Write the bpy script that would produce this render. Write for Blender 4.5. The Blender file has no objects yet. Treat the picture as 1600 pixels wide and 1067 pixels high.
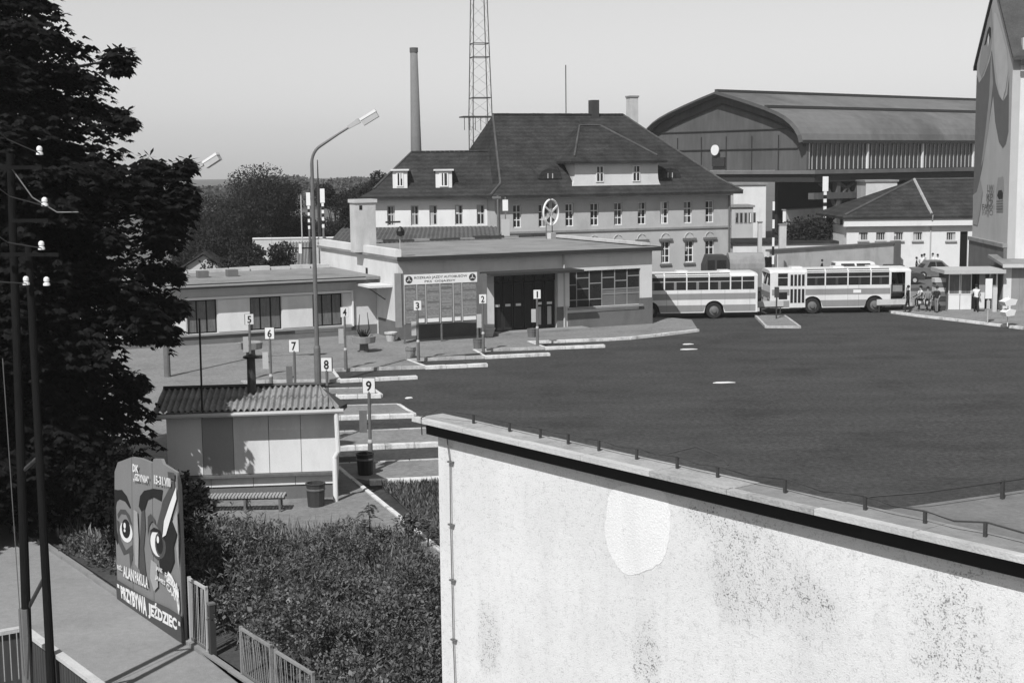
import bpy, math, random
import numpy as np
from mathutils import Matrix, Vector
random.seed(7); rng = np.random.default_rng(11)
sc = bpy.context.scene
COL = sc.collection
rad = math.radians

# ------------------------------------------------------------------ camera
CAM_H, FPX, PITCH, ROLL = 9.6, 2222.0, rad(7.05), 0.0113
_f = np.array([0, math.cos(PITCH), -math.sin(PITCH)])
_u0 = np.array([0, math.sin(PITCH), math.cos(PITCH)])
_r0 = np.array([1.0, 0, 0])
_R = math.cos(ROLL) * _r0 - math.sin(ROLL) * _u0
_U = math.sin(ROLL) * _r0 + math.cos(ROLL) * _u0
_C = np.array([0, 0, CAM_H])
cam_d = bpy.data.cameras.new('camera'); cam = bpy.data.objects.new('camera', cam_d); COL.objects.link(cam)
cam_d.lens = FPX / 1600 * 36; cam_d.sensor_width = 36; cam_d.sensor_fit = 'HORIZONTAL'
cam_d.clip_start = 0.1; cam_d.clip_end = 6000
m = Matrix.Identity(4)
for i in range(3):
    m[i][0], m[i][1], m[i][2], m[i][3] = _R[i], _U[i], -_f[i], _C[i]
cam.matrix_world = m
sc.camera = cam

# ------------------------------------------------------------------ sky and sun
SUN_AZ = Vector((-0.40, -0.915)).normalized(); SUN_EL = rad(49)
w = bpy.data.worlds.new('World'); sc.world = w; w.use_nodes = True
nt = w.node_tree; nt.nodes.clear()
sky = nt.nodes.new('ShaderNodeTexSky'); sky.sky_type = 'NISHITA'; sky.sun_disc = False
sky.sun_elevation = SUN_EL; sky.sun_rotation = math.atan2(SUN_AZ.x, SUN_AZ.y)
sky.air_density = 2.0; sky.dust_density = 0.3; sky.ozone_density = 1.0; sky.altitude = 100
bw = nt.nodes.new('ShaderNodeRGBToBW'); bg = nt.nodes.new('ShaderNodeBackground')
out = nt.nodes.new('ShaderNodeOutputWorld')
bg.inputs['Strength'].default_value = 0.088
nt.links.new(sky.outputs[0], bw.inputs[0]); nt.links.new(bw.outputs[0], bg.inputs[0]); nt.links.new(bg.outputs[0], out.inputs[0])
sl = bpy.data.lights.new('sun', 'SUN'); sl.energy = 5.0; sl.angle = rad(0.5); sl.color = (1, 1, 1)
so = bpy.data.objects.new('sun', sl); COL.objects.link(so)
sd = Vector((SUN_AZ.x * math.cos(SUN_EL), SUN_AZ.y * math.cos(SUN_EL), math.sin(SUN_EL)))
so.rotation_euler = sd.to_track_quat('Z', 'Y').to_euler(); so.location = (-20, -40, 60)
sc.view_settings.view_transform = 'Standard'; sc.view_settings.look = 'None'
sc.view_settings.exposure = 0.12; sc.view_settings.gamma = 1.0; sc.view_settings.use_curve_mapping = False

# ------------------------------------------------------------------ survey: pixels of the photograph to points of the place
def ray(x, y): return _f + (x - 800) / FPX * _R - (y - 533.5) / FPX * _U
def G(x, y, z=0.0):
    d = ray(x, y); return _C + d * ((z - CAM_H) / d[2])
def D(x, y, Y):
    d = ray(x, y); return _C + d * (Y / d[1])
class Frame:                     # a local frame: x along a facade, y into it, z up
    def __init__(s, o, deg):
        s.o = np.array([o[0], o[1], 0.0]); s.a = rad(deg); s.deg = deg
        s.ex = np.array([math.cos(s.a), math.sin(s.a), 0]); s.ey = np.array([-math.sin(s.a), math.cos(s.a), 0])
    def W(s, x, y, z=0): return s.o + s.ex * x + s.ey * y + np.array([0, 0, z])
    def px(s, x, y, depth=0.0):  # pixel on the plane y = depth, as local (x, z)
        d = ray(x, y); k = (depth - (_C - s.o).dot(s.ey)) / d.dot(s.ey); p = _C + d * k
        return (p - s.o).dot(s.ex), p[2]

# ------------------------------------------------------------------ materials (black and white film: greys only)
MATS = {}
def M(name, g, rough=0.85, var=0.18, scale=1.2, fine=22.0, bump=0.0, bscale=40.0, metal=0.0, spec=0.3, island=0.0, stretch=(1, 1, 1), trans=0.0, stain=0.0, courses=0.0, speck=0.0):
    if name in MATS: return MATS[name]
    ma = bpy.data.materials.new(name); ma.use_nodes = True; n = ma.node_tree; L = n.links
    b = n.nodes['Principled BSDF']; b.inputs['Roughness'].default_value = rough; b.inputs['Metallic'].default_value = metal
    b.inputs['Specular IOR Level'].default_value = spec
    tc = n.nodes.new('ShaderNodeTexCoord'); mp = n.nodes.new('ShaderNodeMapping'); mp.inputs['Scale'].default_value = stretch
    L.new(tc.outputs['Object'], mp.inputs[0])
    n1 = n.nodes.new('ShaderNodeTexNoise'); n1.inputs['Scale'].default_value = scale; n1.inputs['Detail'].default_value = 6; n1.inputs['Roughness'].default_value = 0.65
    n2 = n.nodes.new('ShaderNodeTexNoise'); n2.inputs['Scale'].default_value = fine; n2.inputs['Detail'].default_value = 3
    L.new(mp.outputs[0], n1.inputs[0]); L.new(mp.outputs[0], n2.inputs[0])
    a = n.nodes.new('ShaderNodeMath'); a.operation = 'MULTIPLY_ADD'; a.inputs[1].default_value = 2 * var * 1.3; a.inputs[2].default_value = 1 - var * 1.3
    L.new(n1.outputs[0], a.inputs[0])
    c = n.nodes.new('ShaderNodeMath'); c.operation = 'MULTIPLY_ADD'; c.inputs[1].default_value = 2 * var * 0.8; c.inputs[2].default_value = 1 - var * 0.8
    L.new(n2.outputs[0], c.inputs[0])
    d = n.nodes.new('ShaderNodeMath'); d.operation = 'MULTIPLY'; L.new(a.outputs[0], d.inputs[0]); L.new(c.outputs[0], d.inputs[1])
    last = d
    if stain:
        n3 = n.nodes.new('ShaderNodeTexNoise'); n3.inputs['Scale'].default_value = scale * 0.55; n3.inputs['Detail'].default_value = 8; n3.inputs['Roughness'].default_value = 0.7
        mp3 = n.nodes.new('ShaderNodeMapping'); mp3.inputs['Scale'].default_value = (1.6, 1.6, 0.5); L.new(tc.outputs['Object'], mp3.inputs[0]); L.new(mp3.outputs[0], n3.inputs[0])
        mr = n.nodes.new('ShaderNodeMapRange'); mr.inputs[1].default_value = 0.5; mr.inputs[2].default_value = 0.66; mr.inputs[3].default_value = 1.0; mr.inputs[4].default_value = 1 - stain
        L.new(n3.outputs[0], mr.inputs[0])
        s2 = n.nodes.new('ShaderNodeMath'); s2.operation = 'MULTIPLY'; L.new(last.outputs[0], s2.inputs[0]); L.new(mr.outputs[0], s2.inputs[1]); last = s2
    if courses:
        wv = n.nodes.new('ShaderNodeTexWave'); wv.bands_direction = 'Z'; wv.inputs['Scale'].default_value = courses; wv.inputs['Distortion'].default_value = 3.0; wv.inputs['Detail'].default_value = 3; wv.inputs['Detail Scale'].default_value = 2.0; L.new(tc.outputs['Object'], wv.inputs[0])
        cr = n.nodes.new('ShaderNodeMath'); cr.operation = 'MULTIPLY_ADD'; cr.inputs[1].default_value = .34; cr.inputs[2].default_value = .83; L.new(wv.outputs['Fac'], cr.inputs[0])
        s4 = n.nodes.new('ShaderNodeMath'); s4.operation = 'MULTIPLY'; L.new(last.outputs[0], s4.inputs[0]); L.new(cr.outputs[0], s4.inputs[1]); last = s4
    if speck:
        for sc5, lo, hi in ((55.0, 1 - speck, 1 + speck), (6.0, 1 - speck * .5, 1 + speck * .5)):
            n5 = n.nodes.new('ShaderNodeTexNoise'); n5.inputs['Scale'].default_value = sc5; n5.inputs['Detail'].default_value = 2; L.new(tc.outputs['Object'], n5.inputs[0])
            m5 = n.nodes.new('ShaderNodeMapRange'); m5.inputs[1].default_value = .35; m5.inputs[2].default_value = .65; m5.inputs[3].default_value = lo; m5.inputs[4].default_value = hi; L.new(n5.outputs[0], m5.inputs[0])
            s5 = n.nodes.new('ShaderNodeMath'); s5.operation = 'MULTIPLY'; L.new(last.outputs[0], s5.inputs[0]); L.new(m5.outputs[0], s5.inputs[1]); last = s5
    if island:
        ge = n.nodes.new('ShaderNodeNewGeometry')
        e = n.nodes.new('ShaderNodeMath'); e.operation = 'MULTIPLY_ADD'; e.inputs[1].default_value = 2 * island; e.inputs[2].default_value = 1 - island
        L.new(ge.outputs['Random Per Island'], e.inputs[0])
        e2 = n.nodes.new('ShaderNodeMath'); e2.operation = 'MULTIPLY'; L.new(last.outputs[0], e2.inputs[0]); L.new(e.outputs[0], e2.inputs[1]); last = e2
    k = n.nodes.new('ShaderNodeMath'); k.operation = 'MULTIPLY'; k.inputs[1].default_value = g * 0.9; k.use_clamp = True
    L.new(last.outputs[0], k.inputs[0]); L.new(k.outputs[0], b.inputs['Base Color'])
    if bump:
        nb = n.nodes.new('ShaderNodeTexNoise'); nb.inputs['Scale'].default_value = bscale; nb.inputs['Detail'].default_value = 5; L.new(mp.outputs[0], nb.inputs[0])
        bu = n.nodes.new('ShaderNodeBump'); bu.inputs['Strength'].default_value = bump; bu.inputs['Distance'].default_value = 0.03
        L.new(nb.outputs[0], bu.inputs['Height']); L.new(bu.outputs[0], b.inputs['Normal'])
    if trans:
        tr = n.nodes.new('ShaderNodeBsdfTranslucent'); L.new(k.outputs[0], tr.inputs[0])
        mx = n.nodes.new('ShaderNodeMixShader'); mx.inputs[0].default_value = trans
        L.new(b.outputs[0], mx.inputs[1]); L.new(tr.outputs[0], mx.inputs[2]); L.new(mx.outputs[0], n.nodes['Material Output'].inputs[0])
    MATS[name] = ma; return ma

asphalt = M('asphalt', 0.053, 0.95, 0.42, 0.3, 11, 0.35, 30, stain=0.3, speck=0.45, spec=0.15, stretch=(.4, 1.5, 1))
paving = M('paving', 0.2, 0.92, 0.22, 0.5, 14, 0.3, 30, stain=0.2, speck=0.25)
path_m = M('path_asphalt', 0.25, 0.92, 0.14, 0.6, 25, 0.3, 45, stain=0.12, speck=0.1)
earth = M('earth', 0.11, 0.95, 0.4, 0.15, 3, 0.5, 8)
soil = M('soil', 0.06, 0.95, 0.4, 0.8, 9, 0.6, 12)
kerb_white = M('kerb_white_paint', 0.62, 0.8, 0.3, 2.2, 18, 0.4, 40, stain=0.5)
kerb_thin = M('kerb_worn_paint', 0.42, 0.85, 0.45, 1.6, 14, 0.4, 40, stain=0.5)
plaster_grey = M('plaster_grey', 0.6, 0.9, 0.14, 0.7, 30, 0.35, 60, stain=0.15)
plaster_light = M('plaster_light', 0.64, 0.9, 0.14, 0.7, 30, 0.3, 60, stain=0.12)
plaster_white = M('plaster_white', 0.68, 0.9, 0.1, 0.6, 30, 0.25, 60, stain=0.14)
plaster_main = M('plaster_main', 0.43, 0.9, 0.16, 0.5, 20, 0.3, 60, stain=0.16)
plinth_m = M('plinth_paint', 0.14, 0.9, 0.2, 0.9, 25, 0.3, 60, stain=0.2)
roof_felt = M('roofing_felt', 0.23, 0.95, 0.3, 0.5, 9, 0.5, 25, stain=0.3)
roof_tile = M('roof_tile', 0.036, 0.95, 0.7, 0.7, 7, 0.6, 14, courses=1.0, stain=0.3, spec=0.1)
dark_trim = M('dark_trim', 0.03, 0.75, 0.3, 2, 20)
white_paint = M('white_paint', 0.72, 0.55, 0.08, 2, 25)
grey_paint = M('grey_paint', 0.24, 0.6, 0.15, 2, 25)
light_grey = M('light_grey_paint', 0.42, 0.6, 0.12, 2, 25)
black_paint = M('black_paint', 0.012, 0.5, 0.2, 2, 25)
steel = M('painted_steel', 0.13, 0.55, 0.25, 3, 30, spec=0.4)
steel_dark = M('dark_steel', 0.045, 0.6, 0.3, 3, 30)
glass = M('window_glass', 0.022, 0.08, 0.3, 1.5, 6, spec=0.6)
glass_curtain = M('curtained_glass', 0.13, 0.2, 0.55, 2.2, 14, spec=0.5, stretch=(3.5, 3.5, 0.5))
wood_dark = M('dark_wood', 0.012, 0.95, 0.4, 3, 30, 0.3, 60, stretch=(1, 1, .15), spec=0.04)
wood_grey = M('weathered_wood', 0.12, 0.9, 0.35, 2.5, 30, 0.4, 60, stretch=(3, 3, .3))
concrete = M('concrete', 0.25, 0.93, 0.22, 0.8, 25, 0.4, 40, stain=0.25)
concrete_lt = M('concrete_light', 0.5, 0.93, 0.22, 0.8, 25, 0.4, 40, stain=0.2)
rubber = M('rubber', 0.02, 0.85, 0.3, 4, 30)
bus_white = M('bus_white_enamel', 0.66, 0.3, 0.08, 0.9, 20, spec=0.5, stain=0.1)
bus_grey = M('bus_grey_enamel', 0.25, 0.3, 0.12, 0.9, 20, spec=0.5, stain=0.1)
hall_clad = M('hall_cladding', 0.095, 0.85, 0.4, 0.12, 2.2, stretch=(1, 1, .2), stain=0.3)
hall_roof = M('hall_sheet_roof', 0.15, 0.7, 0.3, 0.08, 1.2, stain=0.35)
brick_far = M('chimney_brick', 0.16, 0.95, 0.3, 0.25, 6)
porcelain = M('porcelain', 0.75, 0.25, 0.05, 2, 20, spec=0.6)
asbestos = M('corrugated_sheet', 0.26, 0.9, 0.5, 1.1, 12, 0.4, 30, stain=0.35)
panel_light = M('kiosk_panel', 0.66, 0.75, 0.1, 0.8, 20, stain=0.12)
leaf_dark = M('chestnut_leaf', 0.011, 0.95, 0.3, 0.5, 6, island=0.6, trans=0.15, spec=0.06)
leaf_far = M('tree_leaf', 0.036, 0.9, 0.35, 0.35, 4, island=0.4, trans=0.2, spec=0.08)
leaf_weed = M('weed_leaf', 0.11, 0.85, 0.6, 0.7, 4, island=0.8, trans=0.2, spec=0.15)
grass_m = M('dry_grass', 0.2, 0.85, 0.4, 0.8, 5, island=0.6, trans=0.2)
bark = M('bark', 0.035, 0.95, 0.4, 3, 25, 0.6, 30)
skin = M('skin', 0.28, 0.6, 0.05); cloth_dark = M('dark_cloth', 0.018, 0.9, 0.2); cloth_white = M('white_cloth', 0.65, 0.9, 0.08); hair_m = M('hair', 0.012, 0.7, 0.1); cloth_grey = M('grey_cloth', 0.2, 0.9, 0.1)


def npmesh(name, V, F):
    me = bpy.data.meshes.new(name); V = np.asarray(V, dtype=np.float32).reshape(-1, 3); F = np.asarray(F, dtype=np.int32)
    k = F.shape[1]
    me.vertices.add(len(V)); me.vertices.foreach_set('co', V.ravel())
    me.loops.add(F.size); me.loops.foreach_set('vertex_index', F.ravel())
    me.polygons.add(len(F)); me.polygons.foreach_set('loop_start', np.arange(0, F.size, k, dtype=np.int32))
    me.update(calc_edges=True); return me
def link(name, me, mat=None, parent=None):
    o = bpy.data.objects.new(name, me); COL.objects.link(o)
    if mat is not None:
        for mm in (mat if isinstance(mat, (list, tuple)) else [mat]): me.materials.append(mm)
    if parent is not None: o.parent = parent
    return o
class MB:
    def __init__(s): s.v = []; s.f = []; s.mi = []; s.m = 0
    def add(s, V, F):
        n = len(s.v); s.v += [tuple(map(float, p)) for p in V]; s.f += [tuple(i + n for i in q) for q in F]; s.mi += [s.m] * len(F); return s
    def box(s, x0, x1, y0, y1, z0, z1):
        V = [(x, y, z) for z in (z0, z1) for y in (y0, y1) for x in (x0, x1)]
        return s.add(V, [(0, 2, 3, 1), (4, 5, 7, 6), (0, 1, 5, 4), (2, 6, 7, 3), (0, 4, 6, 2), (1, 3, 7, 5)])
    def quad(s, a, b, c, d): return s.add([a, b, c, d], [(0, 1, 2, 3)])
    def poly(s, P): return s.add(P, [tuple(range(len(P)))])
    def prism(s, P, z0, z1):               # plan polygon
        n = len(P); V = [(p[0], p[1], z0) for p in P] + [(p[0], p[1], z1) for p in P]
        a = sum(P[i][0] * P[(i + 1) % n][1] - P[(i + 1) % n][0] * P[i][1] for i in range(n))
        F = [tuple(range(n, 2 * n)), tuple(reversed(range(n)))] + [(i, (i + 1) % n, n + (i + 1) % n, n + i) for i in range(n)]
        if a < 0: F = [tuple(reversed(q)) for q in F]
        return s.add(V, F)
    def extr(s, P, y0, y1):                # polygon in x,z pushed along y
        n = len(P); V = [(p[0], y0, p[1]) for p in P] + [(p[0], y1, p[1]) for p in P]
        a = sum(P[i][0] * P[(i + 1) % n][1] - P[(i + 1) % n][0] * P[i][1] for i in range(n))
        F = [tuple(range(n)), tuple(reversed(range(n, 2 * n)))] + [(i, n + i, n + (i + 1) % n, (i + 1) % n) for i in range(n)]
        if a < 0: F = [tuple(reversed(q)) for q in F]
        return s.add(V, F)
    def extx(s, P, x0, x1):                # polygon in y,z pushed along x
        n = len(P); V = [(x0, p[0], p[1]) for p in P] + [(x1, p[0], p[1]) for p in P]
        F = [tuple(reversed(range(n))), tuple(range(n, 2 * n))] + [(i, (i + 1) % n, n + (i + 1) % n, n + i) for i in range(n)]
        a = sum(P[i][0] * P[(i + 1) % n][1] - P[(i + 1) % n][0] * P[i][1] for i in range(n))
        if a < 0: F = [tuple(reversed(q)) for q in F]
        return s.add(V, F)
    def tube(s, P, r, n=8, cap=True):
        P = [Vector(map(float, p)) for p in P]; rs = r if isinstance(r, (list, tuple)) else [r] * len(P)
        V = []; up = None
        for i, p in enumerate(P):
            t = (P[min(i + 1, len(P) - 1)] - P[max(i - 1, 0)]).normalized()
            if up is None: up = Vector((0, 0, 1)) if abs(t.z) < 0.9 else Vector((1, 0, 0))
            a = t.cross(up).normalized(); b = t.cross(a); up = -b if False else up
            for k in range(n):
                q = 2 * math.pi * k / n; V.append(p + (a * math.cos(q) + b * math.sin(q)) * rs[i])
        F = [(i * n + k, (i + 1) * n + k, (i + 1) * n + (k + 1) % n, i * n + (k + 1) % n) for i in range(len(P) - 1) for k in range(n)]
        if cap: F += [tuple(range(n)), tuple(reversed(range((len(P) - 1) * n, len(P) * n)))]
        return s.add(V, F)
    def lathe(s, prof, c=(0, 0, 0), n=12):
        V = [(c[0] + r * math.cos(2 * math.pi * k / n), c[1] + r * math.sin(2 * math.pi * k / n), c[2] + z) for r, z in prof for k in range(n)]
        F = [(i * n + k, i * n + (k + 1) % n, (i + 1) * n + (k + 1) % n, (i + 1) * n + k) for i in range(len(prof) - 1) for k in range(n)]
        F += [tuple(reversed(range(n))), tuple(range((len(prof) - 1) * n, len(prof) * n))]
        return s.add(V, F)
    def obox(s, a, b, wd, ht, up=(0, 0, 1)):   # bar of rectangular section from a to b
        a = Vector(map(float, a)); b = Vector(map(float, b)); t = (b - a).normalized(); u = Vector(up)
        r = t.cross(u); r = r.normalized() if r.length > 1e-4 else Vector((1, 0, 0)); u = r.cross(t)
        V = [p + r * (i * wd / 2) + u * (j * ht / 2) for p in (a, b) for j in (-1, 1) for i in (-1, 1)]
        return s.add(V, [(0, 1, 3, 2), (4, 6, 7, 5), (0, 4, 5, 1), (2, 3, 7, 6), (0, 2, 6, 4), (1, 5, 7, 3)])
    def wall(s, x0, x1, z0, z1, y, t, ops):    # wall facing -y with real openings
        xs = sorted({x0, x1, *[o[0] for o in ops], *[o[1] for o in ops]}); zs = sorted({z0, z1, *[o[2] for o in ops], *[o[3] for o in ops]})
        xs = [q for q in xs if x0 <= q <= x1]; zs = [q for q in zs if z0 <= q <= z1]
        for i in range(len(xs) - 1):
            for j in range(len(zs) - 1):
                cx, cz = (xs[i] + xs[i + 1]) / 2, (zs[j] + zs[j + 1]) / 2
                if any(o[0] < cx < o[1] and o[2] < cz < o[3] for o in ops): continue
                a, b, c, d = xs[i], xs[i + 1], zs[j], zs[j + 1]
                s.quad((a, y, c), (b, y, c), (b, y, d), (a, y, d)); s.quad((b, y + t, c), (a, y + t, c), (a, y + t, d), (b, y + t, d))
        for a, b, c, d in list(ops):
            s.quad((a, y, c), (a, y, d), (a, y + t, d), (a, y + t, c)); s.quad((b, y, d), (b, y, c), (b, y + t, c), (b, y + t, d))
            s.quad((a, y, d), (b, y, d), (b, y + t, d), (a, y + t, d)); s.quad((b, y, c), (a, y, c), (a, y + t, c), (b, y + t, c))
        s.quad((x0, y + t, z0), (x0, y, z0), (x0, y, z1), (x0, y + t, z1)); s.quad((x1, y, z0), (x1, y + t, z0), (x1, y + t, z1), (x1, y, z1))
        s.quad((x0, y, z1), (x1, y, z1), (x1, y + t, z1), (x0, y + t, z1)); return s
    def build(s, name, mat, parent=None, smooth=False):
        me = bpy.data.meshes.new(name); me.from_pydata(s.v, [], s.f); me.update()
        o = link(name, me, mat, parent)
        if any(s.mi): me.polygons.foreach_set('material_index', s.mi)
        if smooth: me.polygons.foreach_set('use_smooth', [True] * len(me.polygons))
        return o
def tag(o, label=None, cat=None, group=None, kind=None):
    if label: o['label'] = label
    if cat: o['category'] = cat
    if group: o['group'] = group
    if kind: o['kind'] = kind
    return o
def thing(name, label, cat, loc=(0, 0, 0), deg=0, group=None):
    o = bpy.data.objects.new(name, None); COL.objects.link(o); o.empty_display_size = 0.2
    o.location = tuple(map(float, loc)); o.rotation_euler = (0, 0, rad(deg)); return tag(o, label, cat, group)
def struct(name, label=None):
    o = bpy.data.objects.new(name, None); COL.objects.link(o); o['kind'] = 'structure'
    if label: o['label'] = label
    return o
def box(name, mat, parent, *a): return MB().box(*a).build(name, mat, parent)
def copy_tree(o, parent=None):
    c = o.copy(); COL.objects.link(c); c.parent = parent
    for ch in list(o.children): copy_tree(ch, c)
    return c
_tc = {}
def text_geo(s, bold=0.02):
    if (s, bold) in _tc: return _tc[(s, bold)]
    cu = bpy.data.curves.new('lettering', 'FONT'); cu.body = s; cu.offset = bold; cu.resolution_u = 2
    ob = bpy.data.objects.new('lettering', cu); COL.objects.link(ob)
    dg = bpy.context.evaluated_depsgraph_get(); me = bpy.data.meshes.new_from_object(ob.evaluated_get(dg))
    V = np.array([v.co[:2] for v in me.vertices]); F = [tuple(p.vertices) for p in me.polygons]
    bpy.data.objects.remove(ob); bpy.data.meshes.remove(me); bpy.data.curves.remove(cu)
    V = (V - V.min(0)) / (V.max(0) - V.min(0)); _tc[(s, bold)] = (V, F); return V, F
def lettering(s, q, mat, parent, bold=0.02, name='lettering'):   # q: four corners bl, br, tr, tl in local space
    V, F = text_geo(s, bold); q = [np.array(p, float) for p in q]
    P = [(q[0] * (1 - u) + q[1] * u) * (1 - v) + (q[3] * (1 - u) + q[2] * u) * v for u, v in V]
    return MB().add(P, F).build(name, mat, parent)
def window(parent, x0, x1, z0, z1, y=0.1, nv=1, nh=1, fr=0.06, fm=None, gm=None, name='window'):
    fm = fm or white_paint; gm = gm or glass
    b = MB(); d = 0.05
    b.box(x0, x0 + fr, y, y + d, z0, z1).box(x1 - fr, x1, y, y + d, z0, z1).box(x0 + fr, x1 - fr, y, y + d, z0, z0 + fr).box(x0 + fr, x1 - fr, y, y + d, z1 - fr, z1)
    for i in range(nv):
        c = x0 + (x1 - x0) * (i + 1) / (nv + 1); b.box(c - fr / 2, c + fr / 2, y + .002, y + d - .002, z0 + fr, z1 - fr)
    for i in range(nh):
        c = z0 + (z1 - z0) * (i + 1) / (nh + 1) * (1.12 if nh == 1 else 1); b.box(x0 + fr, x1 - fr, y + .004, y + d - .004, c - fr / 2, c + fr / 2)
    o = b.build(name, fm, parent)
    if name == 'window' and gm is glass and random.random() < .75:
        cw = (x1 - x0) * random.uniform(.15, .45); lf = random.random() < .5; xa = x0 + fr * .6 if lf else x1 - fr * .6 - cw; box('curtain', random.choice((white_paint, light_grey, cloth_grey)), o, xa, xa + cw, y + .012, y + .018, z0 + fr * .6 + random.choice((0, 0, (z1 - z0) * .5)), z1 - fr * .6)
    box('pane', gm, o, x0 + fr * .5, x1 - fr * .5, y + 0.02, y + 0.028, z0 + fr * .5, z1 - fr * .5)
    return o

# ================================================================== the ground
def sheet(name, P, z, mat, label=None):
    b = MB(); b.poly([(p[0], p[1], z) for p in P])
    o = b.build(name, mat); o['kind'] = 'structure'
    if label: o['label'] = label
    return o
sheet('ground', [(-900, -200), (900, -200), (900, 1300), (-900, 1300)], -0.03, earth)
sheet('bus_yard', [(-14, 12), (75, 12), (75, 108), (14, 108), (9, 92), (-14, 80)], 0.0, asphalt, 'dark asphalt of the open bus yard')
fore = [(10.7, 81.3), (8.67, 79.6), (6.55, 78.0), (4.9, 77.4), (0.87, 76.56), (1.71, 74.05), (-2.0, 73.34), (-1.39, 70.8), (-5.25, 69.95), (-4.18, 67.4), (-8.56, 66.7),
        (-7.78, 63.4), (-12.2, 63.2), (-5.6, 44.6), (-1.75, 34.3), (-2.0, 31.5), (-2.7, 34.4), (-4.0, 36.7), (-6.4, 36.9), (-9.6, 38.6), (-30, 40), (-30, 92), (6, 92), (11.0, 86.5)]
pv = MB().prism(fore, -0.02, 0.13).build('pavement', paving); pv['kind'] = 'structure'; pv['label'] = 'light grey station forecourt with saw-tooth bus bays'
FING = [[(-13, 60.3), (-6.12, 60.9), (-5.51, 58.97), (-12.4, 58.3)], [(-11, 55.9), (-4.62, 56.52), (-3.79, 54.12), (-10.4, 53.3)],
        [(-9, 50.2), (-2.2, 51.3), (-1.4, 48.6), (-8.4, 47.4)], [(-7.2, 44.8), (-0.5, 45.9), (0.3, 43.3), (-4.4, 42.5)]]
for P in FING:
    o = MB().prism(P, -0.02, 0.125).build('bus_platform', paving); o['kind'] = 'structure'
isl = [tuple(G(*p)[:2]) for p in ((1180, 495), (1197, 512.5), (1250, 513), (1226, 496))]
o = MB().prism(isl, -0.02, 0.12).build('traffic_island', paving); o['kind'] = 'structure'
rp = [(24.2, 90.0), (25.3, 87.6), (26.4, 85.8), (29.2, 80.5), (36, 77), (60, 74), (60, 104), (24.2, 104)]
o = MB().prism(rp, -0.02, 0.12).build('pavement', paving); o['kind'] = 'structure'; o['label'] = 'raised pavement round the ticket booth and the mural house'
PD = np.array([0.574, -0.819]); PN = np.array([0.819, 0.574]); PB = np.array([-8.95, 31.17])      # line of the billboard and the fence
a, b_ = PB - PD * 14, PB + PD * 26
sheet('footpath', [a, b_, b_ - PN * 9, a - PN * 9], 0.012, path_m, 'pale asphalt footpath below the billboard')
sheet('garden_bed', [(-30, 40.2), (-9.6, 38.7), (-6.4, 37.0), (-4.0, 36.8), (-2.7, 34.5), (-1.9, 31.4), (-1.6, 20), (2, 16), b_ + PN * .2, PB + PN * .2, a + PN * .2], 0.06, soil)
sheet('grass_verge', [(-4.0, 42.2), (0.4, 43.0), (1.5, 38), (0.2, 31), (-1.3, 33.6)], 0.05, soil)

def kerb(P, wd, z, mat, step=1.0, z0=-0.01, label='white painted kerb', gap=0.018):
    root = struct('kerb', label)
    for i in range(len(P) - 1):
        A, B = np.array(P[i][:2], float), np.array(P[i + 1][:2], float); L = np.linalg.norm(B - A); n = max(1, round(L / step)); t = (B - A) / L; nn = np.array([-t[1], t[0]])
        for k in range(n):
            s0, s1 = L * k / n + gap / 2, L * (k + 1) / n - gap / 2
            j = (random.random() - .5) * .02; h = z + (random.random() - .5) * .014
            q = [A + t * s0 + nn * (j - wd / 2), A + t * s1 + nn * (j - wd / 2), A + t * s1 + nn * (j + wd / 2), A + t * s0 + nn * (j + wd / 2)]
            bm = MB(); c = .012
            V = [(*p, z0) for p in q] + [(*p, h - c) for p in q]
            ctr = sum(q) / 4; V += [(*(p + (ctr - p) / np.linalg.norm(ctr - p) * c * 1.4), h) for p in q]
            bm.add(V, [(0, 1, 5, 4), (1, 2, 6, 5), (2, 3, 7, 6), (3, 0, 4, 7), (4, 5, 9, 8), (5, 6, 10, 9), (6, 7, 11, 10), (7, 4, 8, 11), (8, 9, 10, 11)])
            bm.build('kerb_stone', mat, root)
    return root
BARS = [((1.71, 74.0), (4.9, 74.7)), ((-1.39, 70.75), (1.9, 71.65)), ((-4.18, 67.3), (-1.2, 67.95)), ((-7.78, 63.3), (-4.35, 64.2))]
for P in BARS: kerb([*P], .32, .15, kerb_white)
for P in FING:
    kerb([P[3], P[2]], .28, .155, kerb_white); kerb([P[2], P[1]], .14, .15, kerb_white); kerb([P[1], P[0]], .14, .15, kerb_thin)
E1 = fore
kerb([(10.72, 81.3), (8.67, 79.55), (6.55, 77.95), (4.9, 77.35), (0.87, 76.5)], .2, .15, kerb_white)
for i in (4, 6, 8, 10): kerb([E1[i], E1[i + 1]], .14, .15, kerb_white)
for i in (5, 7, 9, 11): kerb([E1[i], E1[i + 1]], .13, .148, kerb_thin)
kerb([(-5.6, 44.5), (-1.75, 34.2), (-1.4, 33.0)], .13, .17, kerb_white, label='chipped white kerb beside the kiosk path')
kerb([isl[0], isl[1], isl[2], isl[3]], .13, .14, kerb_thin, label='kerb round the small traffic island')
kerb([rp[0], rp[1], rp[2], rp[3], rp[4], (44, 76.3)], .22, .14, kerb_white, label='pale kerb curving round the far pavement')
kerb([PB - PD * 6 + PN * .05, PB + PD * 22 + PN * .05], .12, .1, concrete, 2.0, label='low concrete edging of the footpath')
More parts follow.
